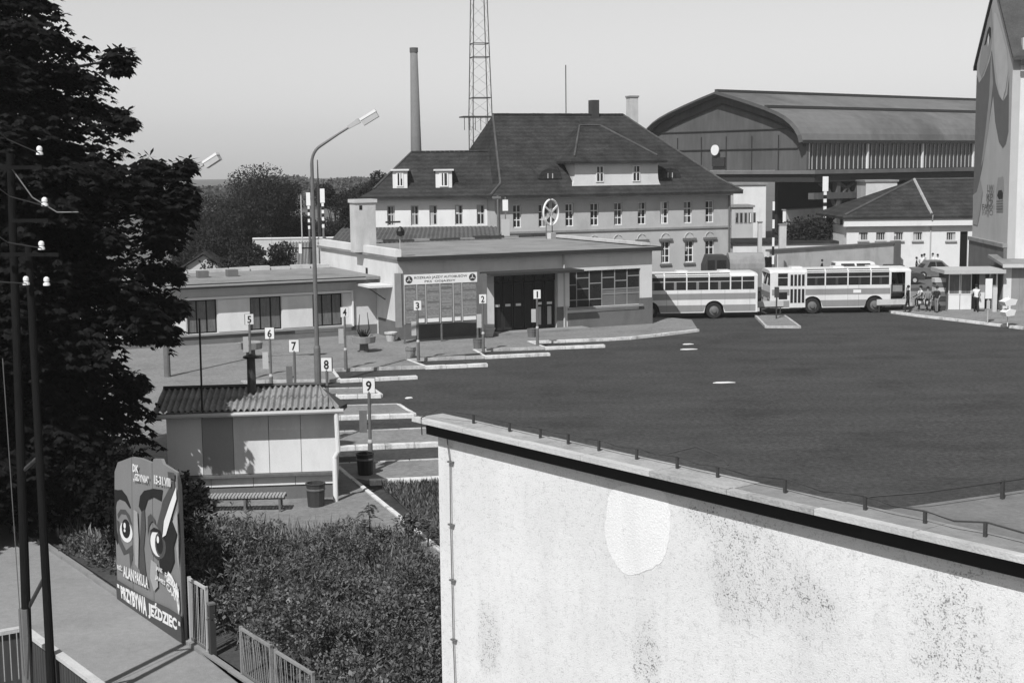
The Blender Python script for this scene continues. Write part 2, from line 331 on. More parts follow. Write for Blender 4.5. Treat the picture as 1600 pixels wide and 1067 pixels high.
# litter on the tarmac
for px_, py_, s in ((1131, 598, .5), (1076, 546, .45), (1075, 538, .3), (639, 622, .16)):
    p = G(px_, py_); o = MB().prism([(p[0] - s, p[1] - .12), (p[0] - s * .2, p[1] - .2), (p[0] + s, p[1] - .05), (p[0] + s * .5, p[1] + .16), (p[0] - s * .6, p[1] + .12)], 0.003, .03).build('paper_scrap', white_paint)
    tag(o, {1131: 'largest pale scrap lying in the middle of the yard', 1076: 'flat pale scrap in the yard below the bus gap', 1075: 'thin pale scrap just behind the flat one', 639: 'small white scrap by the bus platforms'}[px_], 'litter', 'scraps of paper on the tarmac')

# ================================================================== the bus station: hall and wing
HF = Frame((-6.2, 77.8), 25)
hall = thing('bus_station_hall', 'flat roofed bus station hall with glazed doors and grid windows', 'building', (*HF.o[:2], 0), HF.deg)
HL, HD, HZ = 16.1, 14.0, 4.55
dx0, _ = HF.px(772, 470); dx1, _ = HF.px(870, 470); _, dz = HF.px(800, 427)
wx0, _ = HF.px(889, 440); wx1, _ = HF.px(1001, 440); wz0 = 1.35; _, wz1 = HF.px(940, 422)
hb = MB().wall(0, HL, .1, HZ, 0, .35, [(dx0, dx1, .1, dz), (wx0, wx1, wz0, wz1)])
box('flank_wall', plaster_light, hall, 0, .35, .351, HD, .1, HZ); hb.box(HL - .35, HL, .351, HD, .1, HZ).box(.351, HL - .351, HD - .35, HD, .1, HZ)
hb.build('wall', plaster_grey, hall)
for q_ in ((-.02, dx0 - .9, -.03, .02, .1, 1.2), (dx1 + .0, wx0 - .25, -.03, .02, .1, 1.45), (wx0 - .1, HL - .901, -.03, .02, .1, 1.05), (HL - .9, HL + .025, -.034, .018, .1, 1.7), (-.03, .02, .021, 3.3, .1, 1.1)): box('plinth', plinth_m, hall, *q_)

box('pilaster', plaster_light, hall, dx1 + .02, wx0 - .02, -.1, -.005, 1.46, dz + .1)
rf = MB().box(-.15, HL + .45, -.42, HD + .3, HZ + .01, HZ + .14).build('roof', roof_felt, hall)
box('roof_edge', dark_trim, rf, -.2, HL + .5, -.48, -.425, HZ - .06, HZ + .17); box('roof_edge', dark_trim, rf, HL + .455, HL + .5, -.42, HD + .3, HZ - .04, HZ + .18)
MB().box(HL - .1, HL + .44, 1.0, HD + .2, HZ + .21, HZ + .36).build('parapet', concrete_lt, rf)
for k in range(15):    # ragged upstand along the far roof edge
    MB().box(-.1 + k * 1.08, .95 + k * 1.08, HD - .1, HD + .28, HZ + .21, HZ + .3 + random.random() * .16).build('coping_block', steel_dark if k % 3 else concrete, rf)
sp = MB().box(-.1, .25, .1, HD, HZ + .145, HZ + .55).build('side_parapet', plaster_light, hall)
# canopy over doors
MB().box(dx0 - .9, dx1 + .9, -1.7, -.01, dz + .02, dz + .16).build('door_canopy', dark_trim, hall)
MB().tube([(wx0 - .35, -.08, HZ - .05), (wx0 - .35, -.08, 1.5), (wx0 - .35, -.08, .15)], .06).build('downpipe', light_grey, hall)
box('door_step', concrete, hall, dx0 - .3, dx1 + 1.6, -1.1, -.04, .1, .26)
nl = 6
for i in range(nl):
    a0 = dx0 + (dx1 - dx0) * i / nl; a1 = dx0 + (dx1 - dx0) * (i + 1) / nl; y = .18
    y = .25; d = MB().box(a0 + .02, a0 + .1, y, y + .06, .27, dz - .55).box(a1 - .1, a1 - .02, y, y + .06, .27, dz - .55).box(a0 + .1, a1 - .1, y, y + .06, .27, .42).box(a0 + .1, a1 - .1, y, y + .06, dz - .65, dz - .55).build('door', dark_trim, hall)
    box('pane', black_paint, d, a0 + .09, a1 - .09, y + .025, y + .035, .4, dz - .62)
    if i not in (3,): box('handle_plate', white_paint, d, a0 + .14, a1 - .2, y - .02, y - .002, 1.62, 1.76)
    if i >= 4: box('notice', light_grey, d, a0 + .16, a0 + .42, y - .016, y - .003, .45, 1.5)
    window(hall, a0 + .02, a1 - .02, dz - .52, dz - .02, .18, 0, 0, .06, dark_trim, name='fanlight')
# grid window, each pane its own
cols = [0, .115, .29, .465, .645, .82, 1.0]; H_ = wz1 - wz0
rows = [[0, .2, .62, 1], [0, .2, .5, .8, 1], [0, .2, .64, 1], [0, .32, .46, .78, 1], [0, .32, .46, .68, 1], [0, .32, .46, .8, 1]]
fb = MB()
for i in range(6):
    a0, a1 = wx0 + (wx1 - wx0) * cols[i], wx0 + (wx1 - wx0) * cols[i + 1]
    fb.box(a0 - .03, a0 + .03, .1, .17, wz0, wz1)
    for j in range(len(rows[i]) - 1):
        c0, c1 = wz0 + H_ * rows[i][j], wz0 + H_ * rows[i][j + 1]
        if j: fb.box(a0 + .03, a1 - .03, .105, .165, c0 - .03, c0 + .03)
        solid = i >= 3 and j <= 1
        box('panel' if solid else 'pane', plinth_m if solid else glass, hall, a0 + .01, a1 - .01, .13, .14, c0 + .01, c1 - .01)
fb.box(wx1 - .03, wx1 + .0, .1, .17, wz0, wz1).build('window_frame', grey_paint, hall)
box('window_sill', concrete, hall, wx0 - .1, wx1 + .1, -.16, -.031, wz0 - .12, wz0 - .01)
# side entrance canopy on the left flank, wall vent, lamp bracket
cn = MB().box(-1.35, -.005, .9, 3.3, 2.98, 3.1).build('side_canopy', plaster_light, hall)
MB().obox((-1.1, 2.1, 2.97), (-.02, 2.1, 2.2), .05, .05).build('strut', steel_dark, cn)
box('vent_hole', black_paint, hall, -.012, -.003, 5.0, 5.35, HZ - 1.3, HZ - .75)
MB().tube([(.3, .4, HZ - .9), (.3, .4, HZ + .9), (.28, .35, HZ + 1.3)], .03).build('antenna_mast', light_grey, hall)
lsp = MB().lathe([(.05, 0), (.22, .08), (.24, .3), (.12, .5), (.04, .55)], (.3, .3, HZ + 1.25), 10).build('loudspeaker', black_paint, hall)
MB().box(-.55, .3, .25, .33, HZ + 2.0, HZ + 2.1).build('bracket', steel_dark, lsp)
# roof chimney on the hall, its own masonry shaft
cx, cz = HF.px(567, 380, 6.0)
ch = MB().box(cx - .62, cx + .62, 5.4, 6.4, HZ + .145, HZ + 3.0).build('chimney_shaft', concrete_lt, hall)
MB().box(cx - .7, cx + .7, 5.32, 6.48, HZ + 3.001, HZ + 3.2).build('cap', concrete_lt, ch)
box('flue_opening', black_paint, ch, cx - .38, cx - .2, 5.385, 5.395, HZ + 2.6, HZ + 2.85)
# the low wing
WX0, WY, WZ = -15.5, 3.6, 3.3
wing = thing('station_wing', 'low flat roofed station wing with three dark windows between white panels', 'building', (*HF.o[:2], 0), HF.deg)
wins = [(292, 339), (391, 440), (489, 535)]; pans = [(278, 290), (341, 390), (441, 488), (536, 549)]
W_ = [(HF.px(p, 490, WY)[0], HF.px(q, 490, WY)[0], .72, 2.55) for p, q in wins]
MB().wall(WX0, -.01, .1, WZ, WY, .3, W_).box(WX0, -.01, WY + 7.7, WY + 8, .1, WZ).box(WX0, WX0 + .3, WY + .31, WY + 7.69, .1, WZ).build('wall', plaster_grey, wing)
box('plinth', plinth_m, wing, WX0, -.02, WY - .04, WY - .005, .1, .68)
wr = MB().box(WX0 - .4, -.02, WY - .75, WY + 8.2, WZ + .01, WZ + .16).build('roof', roof_felt, wing)
box('roof_edge', steel_dark, wr, WX0 - .45, -.9, WY - .8, WY - .755, WZ - .08, WZ + .19)
MB().tube([(WX0 - .4, WY - .86, WZ + .06), (-.9, WY - .86, WZ + .06)], .07).build('gutter', grey_paint, wr)
for i in range(12): MB().box(WX0 + .2 + i * 1.26, WX0 + 1.36 + i * 1.26, WY + 7.7, WY + 8.1, WZ + .165, WZ + .3 + .12 * random.random()).build('coping_block', concrete_lt, wr)
for px_, py_ in ((316, 425), (362, 418)):
    p = HF.px(px_, py_, WY + 4); MB().box(p[0] - .3, p[0] + .3, WY + 3.7, WY + 4.3, WZ + .17, WZ + .55).build('roof_vent', steel, wr)
for (a0, a1, c0, c1) in W_:
    window(wing, a0, a1, c0, c1, WY + .14, 2, 0, .07, wood_dark, glass_curtain)
fb = MB()
for p, q in pans:
    a0, a1 = HF.px(p, 490, WY)[0], HF.px(q, 490, WY)[0]; box('wall_panel', plaster_white, wing, a0, a1, WY - .03, WY - .004, .76, 2.52)
a0, a1 = HF.px(278, 490, WY)[0], HF.px(549, 490, WY)[0]
MB().box(a0, a1, WY - .2, WY - .005, 2.58, 2.7).box(a1, a1 + .08, WY - .2, WY - .006, .66, 2.7).build('window_surround', white_paint, wing)
box('window_sill', concrete, wing, a0, a1, WY - .16, WY - .006, .6, .7)
box('plinth_stripe', concrete_lt, wing, HF.px(460, 490, WY)[0], HF.px(548, 490, WY)[0], WY - .05, WY - .041, .42, .6)
# bus company emblem on the roof
ep = HF.px(861, 366, 12.5)
em = thing('emblem_sign', 'round steering wheel emblem standing on the station roof', 'sign', HF.W(ep[0], 12.5, HZ + .145), HF.deg + 28)
MB().box(-.3, .3, -.2, .2, 0, .38).build('base_block', concrete_lt, em)
for s in (-.35, .35): MB().tube([(s, .15, 0), (s, .15, 1.0)], .035).build('post', steel, em)
ring = MB(); R0 = .86
pts = [(R0 * math.cos(t), 0, 1.75 + R0 * math.sin(t)) for t in np.linspace(0, 2 * math.pi, 33)]
ring.tube(pts, .065, 6, False).build('rim', white_paint, em)
sk = MB()
for t in (210, 330, 90): sk.obox((0, 0, 1.75), (R0 * math.cos(rad(t + 180)), 0, 1.75 + R0 * math.sin(rad(t + 180))), .12, .12, (0, 1, 0))
sk.build('spoke', white_paint, em)
MB().lathe([(.24, -.03), (.24, .03)], (0, 0, 0), 16).build('hub', light_grey, em).matrix_local = Matrix.Translation((0, -.02, 1.75)) @ Matrix.Rotation(rad(90), 4, 'X')
for t in (30, 150, 270):
    c = (R0 * .55 * math.cos(rad(t + 60 - 60)), R0 * .55 * math.sin(rad(t + 60 - 60)))
    tri = [(R0 * .8 * math.cos(rad(t + a)), 1.75 + R0 * .8 * math.sin(rad(t + a))) for a in (-42, -20, 0, 20, 42)] + [(c[0] * .5, 1.75 + c[1] * .5)]
    MB().extr(tri, .02, .05).build('infill_plate', steel_dark, em)

# timetable board in front of the hall
TF = Frame(G(632, 541)[:2], 22)
tl = TF.px(765, 480)[0]; tl = TF.px(747, 480)[0]
tb = thing('timetable_board', 'large bus timetable board with white heading and six columns', 'notice board', (*TF.o[:2], .12), TF.deg)
zt = TF.px(690, 425)[1] - .12; zb = TF.px(690, 505)[1] - .12
for x in (.04, tl * .5, tl - .04): MB().box(x - .04, x + .04, .0, .08, 0, zb).build('post', steel, tb)
box('backing', steel, tb, -.12, tl + .12, .0, .1, zb, zt)
box('side_return', plinth_m, tb, tl + .121, tl + .5, -.1, .12, zb - .2, zt - .2); box('side_return', grey_paint, tb, -.45, -.121, -.06, .12, zb - .1, zt + .02)
hd = box('heading_panel', white_paint, tb, .04, tl - .04, -.03, -.002, zt - .62, zt - .08)
lettering('ROZKŁAD JAZDY AUTOBUSÓW', [(.62, -.034, zt - .36), (tl - .62, -.034, zt - .36), (tl - .62, -.034, zt - .16), (.62, -.034, zt - .16)], black_paint, hd, .015)
lettering('PKS  ODJAZDY', [(1.2, -.034, zt - .56), (tl - 1.3, -.034, zt - .56), (tl - 1.3, -.034, zt - .42), (1.2, -.034, zt - .42)], black_paint, hd, .015)
for x in (.32, tl - .32):
    e_ = MB().lathe([(.2, 0), (.2, .006)], (0, 0, 0), 20).build('emblem', steel_dark, hd); e_.matrix_local = Matrix.Translation((x, -.031, zt - .35)) @ Matrix.Rotation(rad(90), 4, 'X')
    tub = MB()
    for t in (90, 210, 330): tub.obox((x, -.04, zt - .35), (x + .14 * math.cos(rad(t)), -.04, zt - .35 + .14 * math.sin(rad(t))), .035, .01, (0, 1, 0))
    tub.build('emblem_spoke', white_paint, hd)
sheet_m = M('timetable_print', 0.2, 0.8, 0.9, 3.0, 26, stretch=(2.2, 1, 5.5))
cx_ = [0.0, .17, .29, .485, .665, .785, 1.0]
for i in range(6):
    a0, a1 = .04 + (tl - .08) * cx_[i], .04 + (tl - .08) * cx_[i + 1]
    c_ = box('timetable_column', sheet_m, tb, a0 + .05, a1 - .05, -.024, -.002, zb + .08, zt - .68)
    box('column_rail', light_grey, tb, a0 - .02, a0 + .02, -.05, -.001, zb + .03, zt - .63)
    if i: box('notice', white_paint, c_, a0 + .07, a1 - .1, -.032, -.026, zb + .1, zb + .3)
    for r in range(9):
        zz = zt - .8 - r * .19
        if zz > zb + .4 and r % 4 != 3: box('printed_rows', grey_paint if (r + i) % 3 else steel, c_, a0 + .08, a1 - .09, -.03, -.026, zz - .09 * random.uniform(.6, 1.3), zz)

# ================================================================== platform signs
def sign(px_, py_, num, zt_=3.08, board=None, deg=0, plate2=None):
    p = G(px_, py_, zt_); base = (p[0], p[1], .125)
    t = thing('platform_sign', {9:"nearest platform post, with a black bin, numbered 9",8:"platform post numbered 8 right beside the lamp foot",7:"platform post numbered 7 just above the kiosk roof",6:"platform post numbered 6 left of sign 7",5:"platform post numbered 5 before the wing windows",4:"platform post numbered 4 before the last wing window",3:"platform post numbered 3 before the timetable board",2:"platform post numbered 2 right of the timetable board",1:"platform post numbered 1 before the hall doors"}[num], 'sign', base, deg, 'numbered bus platform signs')
    h = zt_ - .125
    MB().tube([(0, 0, 0), (0, 0, .95)], [.085, .075], 10).build('post_base', steel, t)
    MB().tube([(0, 0, .95), (0, 0, h - .42)], .052, 8).build('post', steel, t)
    MB().lathe([(.075, .9), (.085, .95), (.06, 1.03)], (0, 0, 0), 10).build('collar', light_grey, t)
    pl_ = MB().box(-.185, .185, -.04, .0, h - .46, h).build('number_plate', white_paint, t)
    MB().box(-.2, .2, .002, .05, h - .47, h + .01).build('plate_back', steel_dark, pl_)
    lettering(str(num), [(-.09, -.044, h - .4), (.09, -.044, h - .4), (.09, -.044, h - .07), (-.09, -.044, h - .07)] if num != 1 else [(-.03, -.044, h - .4), (.05, -.044, h - .4), (.05, -.044, h - .07), (-.03, -.044, h - .07)], black_paint, pl_, .025, 'numeral')
    s = -1 if plate2 is None else plate2
    tp = MB().box(s * .2 - .12, s * .2 + .12, -.05, -.02, 1.25, 1.95).build('timetable_plate', steel if num in (9, 7) else light_grey, t)
    MB().box(min(s * .1, 0), max(s * .1, 0), -.018, .0, 1.5, 1.56).build('bracket', steel_dark, tp)
    return t
for n_, x_, y_, dg in ((9, 576, 591, 2), (8, 510, 559, -6), (7, 459, 531, 4), (6, 421, 512, 3), (5, 389, 491, 24), (4, 538, 480, 20), (3, 652, 470, 12), (2, 754, 460, 10), (1, 839, 453, 8)): sign(x_, y_, n_, 3.08, None, dg)

# litter bins beside posts, planters
def bin_(px_, py_, r, h, mat, label, z=.125, taper=.85):
    p = G(px_, py_); t = thing('litter_bin', label, 'bin', (p[0], p[1], z), 0, 'bins on the platforms')
    MB().lathe([(r * taper, 0), (r, h), (r * 1.06, h + .02), (r * 1.06, h + .05), (r * .9, h + .05), (r * .85, h * .6)], (0, 0, 0), 12).build('bin_body', mat, t)
    MB().lathe([(r * 1.02, h * .75), (r * 1.04, h * .8), (r * 1.02, h * .85)], (0, 0, 0), 12).build('hoop', steel, t); return t
bin_(571, 747, .27, .62, black_paint, 'black tapered litter bin at the foot of sign 9')
bin_(494, 797, .27, .62, steel_dark, 'dark drum bin at the right end of the kiosk')
bin_(642, 563, .26, .5, concrete, 'grey concrete bin beside sign 3'); bin_(747, 549, .26, .5, steel, 'dark concrete bin beside sign 2'); bin_(831, 530, .25, .42, plinth_m, 'small dark bin beside sign 1'); bin_(897, 514, .25, .45, plinth_m, 'small dark bin below the grid windows')
def planter(px_, py_, label, pot=True, pl_=True):
    p = G(px_, py_, .13); t = thing('planter', label, 'planter', (p[0], p[1], .13))
    if pot: MB().lathe([(.22, 0), (.3, .35), (.36, .42), (.36, .5), (.3, .5), (.26, .4)], (0, 0, 0), 14).build('bowl', concrete_lt, t)
    else:
        MB().lathe([(.26, 0), (.24, .1), (.22, .42), (.3, .45)], (0, 0, 0), 8).build('pedestal', plinth_m, t)
        MB().lathe([(.3, .45), (.58, .5), (.62, .82), (.56, .84), (.5, .76)], (0, 0, 0), 14).build('bowl', concrete, t)
    if pl_:
        b = MB()
        for k in range(46):
            a = random.random() * 6.28; l = random.uniform(.15, .5); r = random.random() * .35; z = .8
            c = np.array([r * math.cos(a), r * math.sin(a), z]); tpt = c + np.array([math.cos(a) * .25, math.sin(a) * .25, l * .7]); s_ = np.array([-math.sin(a), math.cos(a), 0]) * .04
            b.quad(c - s_, c + s_, tpt + s_ * .4, tpt - s_ * .4)
        for a, hh in ((.3, 1.25), (2.6, 1.15)):
            b.tube([(.1 * math.cos(a), 0, .8), (.3 * math.cos(a), 0, 1.2), (.22 * math.cos(a), .0, .8 + hh)], [.04, .035, .015], 5)
        b.build('plant', leaf_far, t)
    return t
planter(569, 550, 'round pedestal planter with spiky plant before the wing', False); planter(611, 533, 'plain white flower pot left of the timetable board', True, False); planter(764, 526, 'plain white flower pot right of the timetable board', True, False)
planter(392, 560, 'low stone planter behind sign 5', False, False)
# letter box beside sign 2
p = HF.W(dx0 - 1.3, -.16, 1.95)
mb = thing('letter_box', 'small dark letter box on the wall left of the doors', 'letter box', p, HF.deg)
box('box_body', steel_dark, mb, -.25, .25, -.12, .13, -.2, .3); box('plate', white_paint, mb, -.2, .15, -.13, -.121, -.1, .05)

# ================================================================== street lamps
def lamp(base, deg, label, h=11.2, arm=2.4, hd=True):
    t = thing('street_lamp', label, 'street lamp', base, deg, 'tall street lamps')
    MB().tube([(0, 0, 0), (0, 0, 1.6), (0, 0, 1.7)], [.15, .15, .12], 12).build('post_base', steel, t)
    P = [(0, 0, 1.7), (0, 0, h - 1.3)] + [(.75 * (1 - math.cos(q)), 0, h - 1.3 + .85 * math.sin(q)) for q in np.linspace(.2, 1.1, 6)]
    x0, z0 = P[-1][0], P[-1][2]; P += [(x0 + arm * .33, 0, z0 + arm * .21), (x0 + arm * .55, 0, z0 + arm * .34)]
    MB().tube(P, [.1, .075] + [.065] * 6 + [.05, .045], 8).build('pole', steel, t)
    e = Vector(P[-1]); dr = Vector((.85, 0, .5)).normalized(); up = Vector((-.5, 0, .85))
    def blk(a0, a1, w0, w1, h0, h1, nm, mt):
        b = MB(); V = []
        for a_, w_, hh in ((a0, w0, h0), (a1, w1, h1)):
            for sy, sz in ((-1, -1), (1, -1), (1, 1), (-1, 1)): V.append(e + dr * a_ + Vector((0, sy * w_ / 2, 0)) + up * (sz * hh / 2 + .02))
        b.add(V, [(3, 2, 1, 0), (4, 5, 6, 7), (0, 1, 5, 4), (1, 2, 6, 5), (2, 3, 7, 6), (3, 0, 4, 7)]); return b.build(nm, mt, t)
    blk(-.05, .52, .16, .24, .15, .22, 'lamp_neck', light_grey); blk(.56, 1.35, .42, .44, .1, .12, 'lamp_hood', white_paint)
    o = blk(.58, 1.33, .38, .4, .24, .24, 'lamp_glass', light_grey); o.location = -up * .18
    return t
g = G(497, 604)
lamp((g[0], g[1], .13), 0, 'tall grey street lamp with curved arm beside sign 8', 10.95, 2.3)
g = G(262, 593); lamp((g[0], g[1], .13), -10, 'street lamp half hidden by the chestnut tree', 9.2, 2.3)

# ================================================================== railway office with the great dark hipped roof
MF = Frame((-1.25, 110.9), 20)
ML, MD, MZ = 20.7, 15.0, 7.25
office = thing('railway_office', 'two storey plastered railway office under a tall dark hipped roof', 'building', (*MF.o[:2], 0), MF.deg)
uw = [808, 848, 890, 929, 966, 1003, 1038, 1075, 1109]; lw = [929, 966, 1003, 1040, 1077, 1109]
OPS = []
for p in uw:
    a0, _ = MF.px(p - 6.5, 330); a1, _ = MF.px(p + 6.5, 330); OPS.append((a0, a1, 4.75, 6.55))
LOPS = []
for p in lw:
    a0, _ = MF.px(p - 7, 395); a1, _ = MF.px(p + 7, 395); LOPS.append((a0, a1, 1.55, 3.3))
MB().wall(0, ML, 0, MZ, 0, .4, OPS + LOPS).box(0, .4, .401, MD, 0, MZ).box(ML - .4, ML, .401, MD, 0, MZ).box(.401, ML - .401, MD - .4, MD, 0, MZ).build('wall', plaster_main, office)
for (a0, a1, c0, c1) in OPS: window(office, a0, a1, c0, c1, .16, 1, 2, .07)
for (a0, a1, c0, c1) in LOPS:
    w_ = window(office, a0, a1, c0, c1, .16, 1, 2, .07)
    box('sill', plinth_m, w_, a0 - .12, a1 + .12, -.12, -.003, c0 - .2, c0 - .04); box('lintel', plinth_m, w_, a0 - .2, a1 + .2, -.14, -.003, c1 + .06, c1 + .24)
    c = (a0 + a1) / 2; r = (a1 - a0) / 2 + .02; ar = MB().tube([(c + r * math.cos(t), -.02, c1 + .26 + r * 1.0 * math.sin(t)) for t in np.linspace(0, math.pi, 9)], .05, 5); ar.build('arch_moulding', plaster_main, w_)
box('string_course', concrete, office, -.02, ML + .06, -.1, -.004, 4.3, 4.46)
box('cornice', plaster_light, office, -.05, ML + .1, -.2, -.003, MZ - .28, MZ - .02)
def hip(mb, x0, x1, y0, y1, z0, kick, zk, rx0, rx1, ry, zr):
    E_ = [(x0, y0, z0), (x1, y0, z0), (x1, y1, z0), (x0, y1, z0)]
    K_ = [(x0 + kick, y0 + kick, zk), (x1 - kick, y0 + kick, zk), (x1 - kick, y1 - kick, zk), (x0 + kick, y1 - kick, zk)]
    A, B = (rx0, ry, zr), (rx1, ry, zr)
    for i in range(4): mb.quad(E_[i], E_[(i + 1) % 4], K_[(i + 1) % 4], K_[i])
    mb.quad(K_[0], K_[1], B, A); mb.quad(K_[2], K_[3], A, B); mb.add([K_[3], K_[0], A], [(0, 1, 2)]); mb.add([K_[1], K_[2], B], [(0, 1, 2)])
    b = .22; mb.add([(*e[:2], z0 - b) for e in E_] + E_, [(3, 2, 1, 0), (0, 1, 5, 4), (1, 2, 6, 5), (2, 3, 7, 6), (3, 0, 4, 7)]); return mb
RX0, RX1, RY, RZ = 2.6, 14.4, 7.5, 13.75
mroof = hip(MB(), -.6, ML + .7, -.8, MD + .7, MZ + .05, 1.3, MZ + .95, RX0, RX1, RY, RZ).build('roof', roof_tile, office)
# ridge and hip tiles
def tiles(parent, A, B, n, mat, r=.13):
    b = MB(); A = np.array(A, float); B = np.array(B, float)
    for i in range(n):
        p, q = A + (B - A) * i / n, A + (B - A) * (i + .96) / n; b.tube([p, q], [r * random.uniform(.9, 1.1), r * .92], 6)
    o = b.build('ridge_tiles', mat, parent); o['kind'] = 'stuff'; return o
tile_lt = M('ridge_mortar', 0.075, 0.95, 0.6, 1.0, 12)
tiles(mroof, (RX0, RY, RZ + .03), (RX1, RY, RZ + .03), 30, roof_tile); tiles(mroof, (RX0, RY, RZ + .02), (.7, .5, MZ + .98), 24, tile_lt, .1); tiles(mroof, (RX1, RY, RZ + .02), (ML - .6, .5, MZ + .98), 24, tile_lt, .1)
tiles(mroof, (.7, .5, MZ + .98), (-.6, -.8, MZ + .08), 5, tile_lt, .1); tiles(mroof, (ML - .6, .5, MZ + .98), (ML + .7, -.8, MZ + .08), 5, tile_lt, .1)
# wide front dormer with curved cheeks
gx0, _ = MF.px(898, 270, .1); gx1, _ = MF.px(1028, 270, .1); gz0, gz1 = MZ + .35, 9.85
def crv(s, x, n=5): return [(x + s * (.75 * (1 - math.sin(t))), gz0 + 1.1 * (1 - math.cos(t)) + .0) for t in np.linspace(math.pi / 2, 0, n)]
prof = [(gx0 - .75, gz0 - .05)] + [(gx1 + .75, gz0 - .05)] + [(gx1 + .75 * (1 - math.sin(t)), gz0 + 1.1 * (1 - math.cos(t))) for t in np.linspace(.0, math.pi / 2, 6)] + [(gx1, gz1), (gx0, gz1)] + [(gx0 - .75 * (1 - math.sin(t)), gz0 + 1.1 * (1 - math.cos(t))) for t in np.linspace(math.pi / 2, 0, 6)]
dorm = MB().extr(prof, .1, .45); dorm.box(gx0, gx1, .451, 3.2, gz0, gz1); dorm = dorm.build('front_dormer', plaster_light, office)
for p in (937, 994):
    a0, _ = MF.px(p - 6, 270, .1); a1, _ = MF.px(p + 6, 270, .1); window(dorm, a0, a1, gz0 + .6, gz1 - .35, .04, 1, 1, .08)
dr = hip(MB(), gx0 - .6, gx1 + .6, -.45, 8.6, gz1 + .05, .6, gz1 + .35, gx0 + 2.2, gx1 - 3.2, 4.3, 12.75).build('dormer_roof', roof_tile, dorm)
tiles(dr, (gx1 - 3.2, 4.3, 12.78), (gx1, .15, gz1 + .42), 14, tile_lt, .1); tiles(dr, (gx0 + 2.2, 4.3, 12.78), (gx0, .15, gz1 + .42), 14, tile_lt, .09); tiles(dr, (gx0 + 2.2, 4.3, 12.8), (gx1 - 3.2, 4.3, 12.8), 8, tile_lt, .1)
for p, q in ((858, 273), (1045, 272)):      # eyebrow windows
    x, z = MF.px(p, q, 1.0); e = MB(); N = 9
    V = [(x + 1.0 * math.cos(t), .75, z - .35 + .85 * math.sin(t)) for t in np.linspace(math.pi, 0, N)] + [(x + 1.3 * math.cos(t), 2.2, z + .55 + .35 * math.sin(t)) for t in np.linspace(math.pi, 0, N)]
    e.add(V, [(i, i + 1, N + i + 1, N + i) for i in range(N - 1)] + [tuple(range(N))]); eo = e.build('eyebrow_window', roof_tile, mroof)
    MB().poly([(x + .55 * math.cos(t), .738, z - .3 + .5 * math.sin(t)) for t in np.linspace(0, math.pi, 9)]).build('pane', glass, eo)
    MB().box(x - .25, x - .18, .7, .737, z - .3, z + .1).box(x + .15, x + .22, .7, .737, z - .3, z + .1).build('window_bar', light_grey, eo)
for p, ztop, r, mt, nm in ((927, 157, .32, steel_dark, 'dark'), (987, 153, .36, concrete_lt, 'light')):
    x, z = MF.px(p, ztop, RY + .2); c_ = MB().box(x - r, x + r, RY - r, RY + .2 + r, RZ - 1.6, z).build('chimney', mt, mroof)
    if nm == 'dark': MB().obox((x - .75, RY + .1, z - 1.2), (x + .75, RY + .1, z - 1.2), .06, .06).build('iron_stay', steel_dark, c_)
    else: MB().box(x - r - .06, x + r + .06, RY - r - .06, RY + .26 + r, z, z + .15).build('cap', concrete, c_)
x, z = MF.px(884, 102, RY); MB().tube([(x, RY, RZ), (x, RY, z)], .045, 5).build('aerial', steel_dark, mroof)
MB().tube([(.25, -.12, MZ - .1), (.25, -.12, .3)], .09, 6).build('downpipe', steel, office); MB().tube([(ML - .2, -.1, MZ - .1), (ML - .2, -.1, .3)], .07, 6).build('downpipe', steel, office)

# lower left wing of the office, brighter plaster
WF = Frame((-11.05, 112.2), 2); WL, WD = 10.2, 8.5
ow = thing('railway_office_wing', 'bright plastered left wing of the railway office with two box dormers', 'building', (*WF.o[:2], 0), WF.deg)
OPS = []
for p in (611, 648, 677, 717, 751):
    a0, _ = WF.px(p - 6, 335); a1, _ = WF.px(p + 6, 335); OPS.append((a0, a1, 5.0, 6.55))
MB().wall(0, WL, 0, 7.2, 0, .4, OPS).box(0, .4, .401, WD, 0, 7.2).box(WL - .4, WL, .401, WD, 0, 7.2).box(.401, WL - .401, WD - .4, WD, 0, 7.2).build('wall', plaster_white, ow)
for (a0, a1, c0, c1) in OPS: window(ow, a0, a1, c0, c1, .16, 1, 1, .08, light_grey)
box('sill_band', concrete, ow, -.02, WL, -.06, -.004, 4.75, 4.9)
wr2 = hip(MB(), -.7, WL + 4, -.7, WD + .5, 7.3, 1.0, 7.85, 3.2, WL + 4, 4.4, 10.75).build('roof', roof_tile, ow)
tiles(wr2, (3.2, 4.4, 10.78), (WL, 4.4, 10.78), 18, roof_tile, .1); tiles(wr2, (3.2, 4.4, 10.78), (.3, .3, 7.9), 14, tile_lt, .08)
for p0, p1 in ((614, 636), (681, 706)):
    a0, zb_ = WF.px(p0, 302, .4); a1, zt_ = WF.px(p1, 267, .4)
    d_ = MB().extx([(.4, zb_), (.4, zt_), (2.6, zt_), (2.6, zt_ - .1), (.9, zb_)], a0, a1).build('box_dormer', plaster_white, wr2)
    box('dormer_lid', plaster_light, d_, a0 - .15, a1 + .15, .2, 2.9, zt_ + .002, zt_ + .13)
    window(d_, a0 + .3, a1 - .3, zb_ + .5, zt_ - .1, .34, 1, 0, .09)
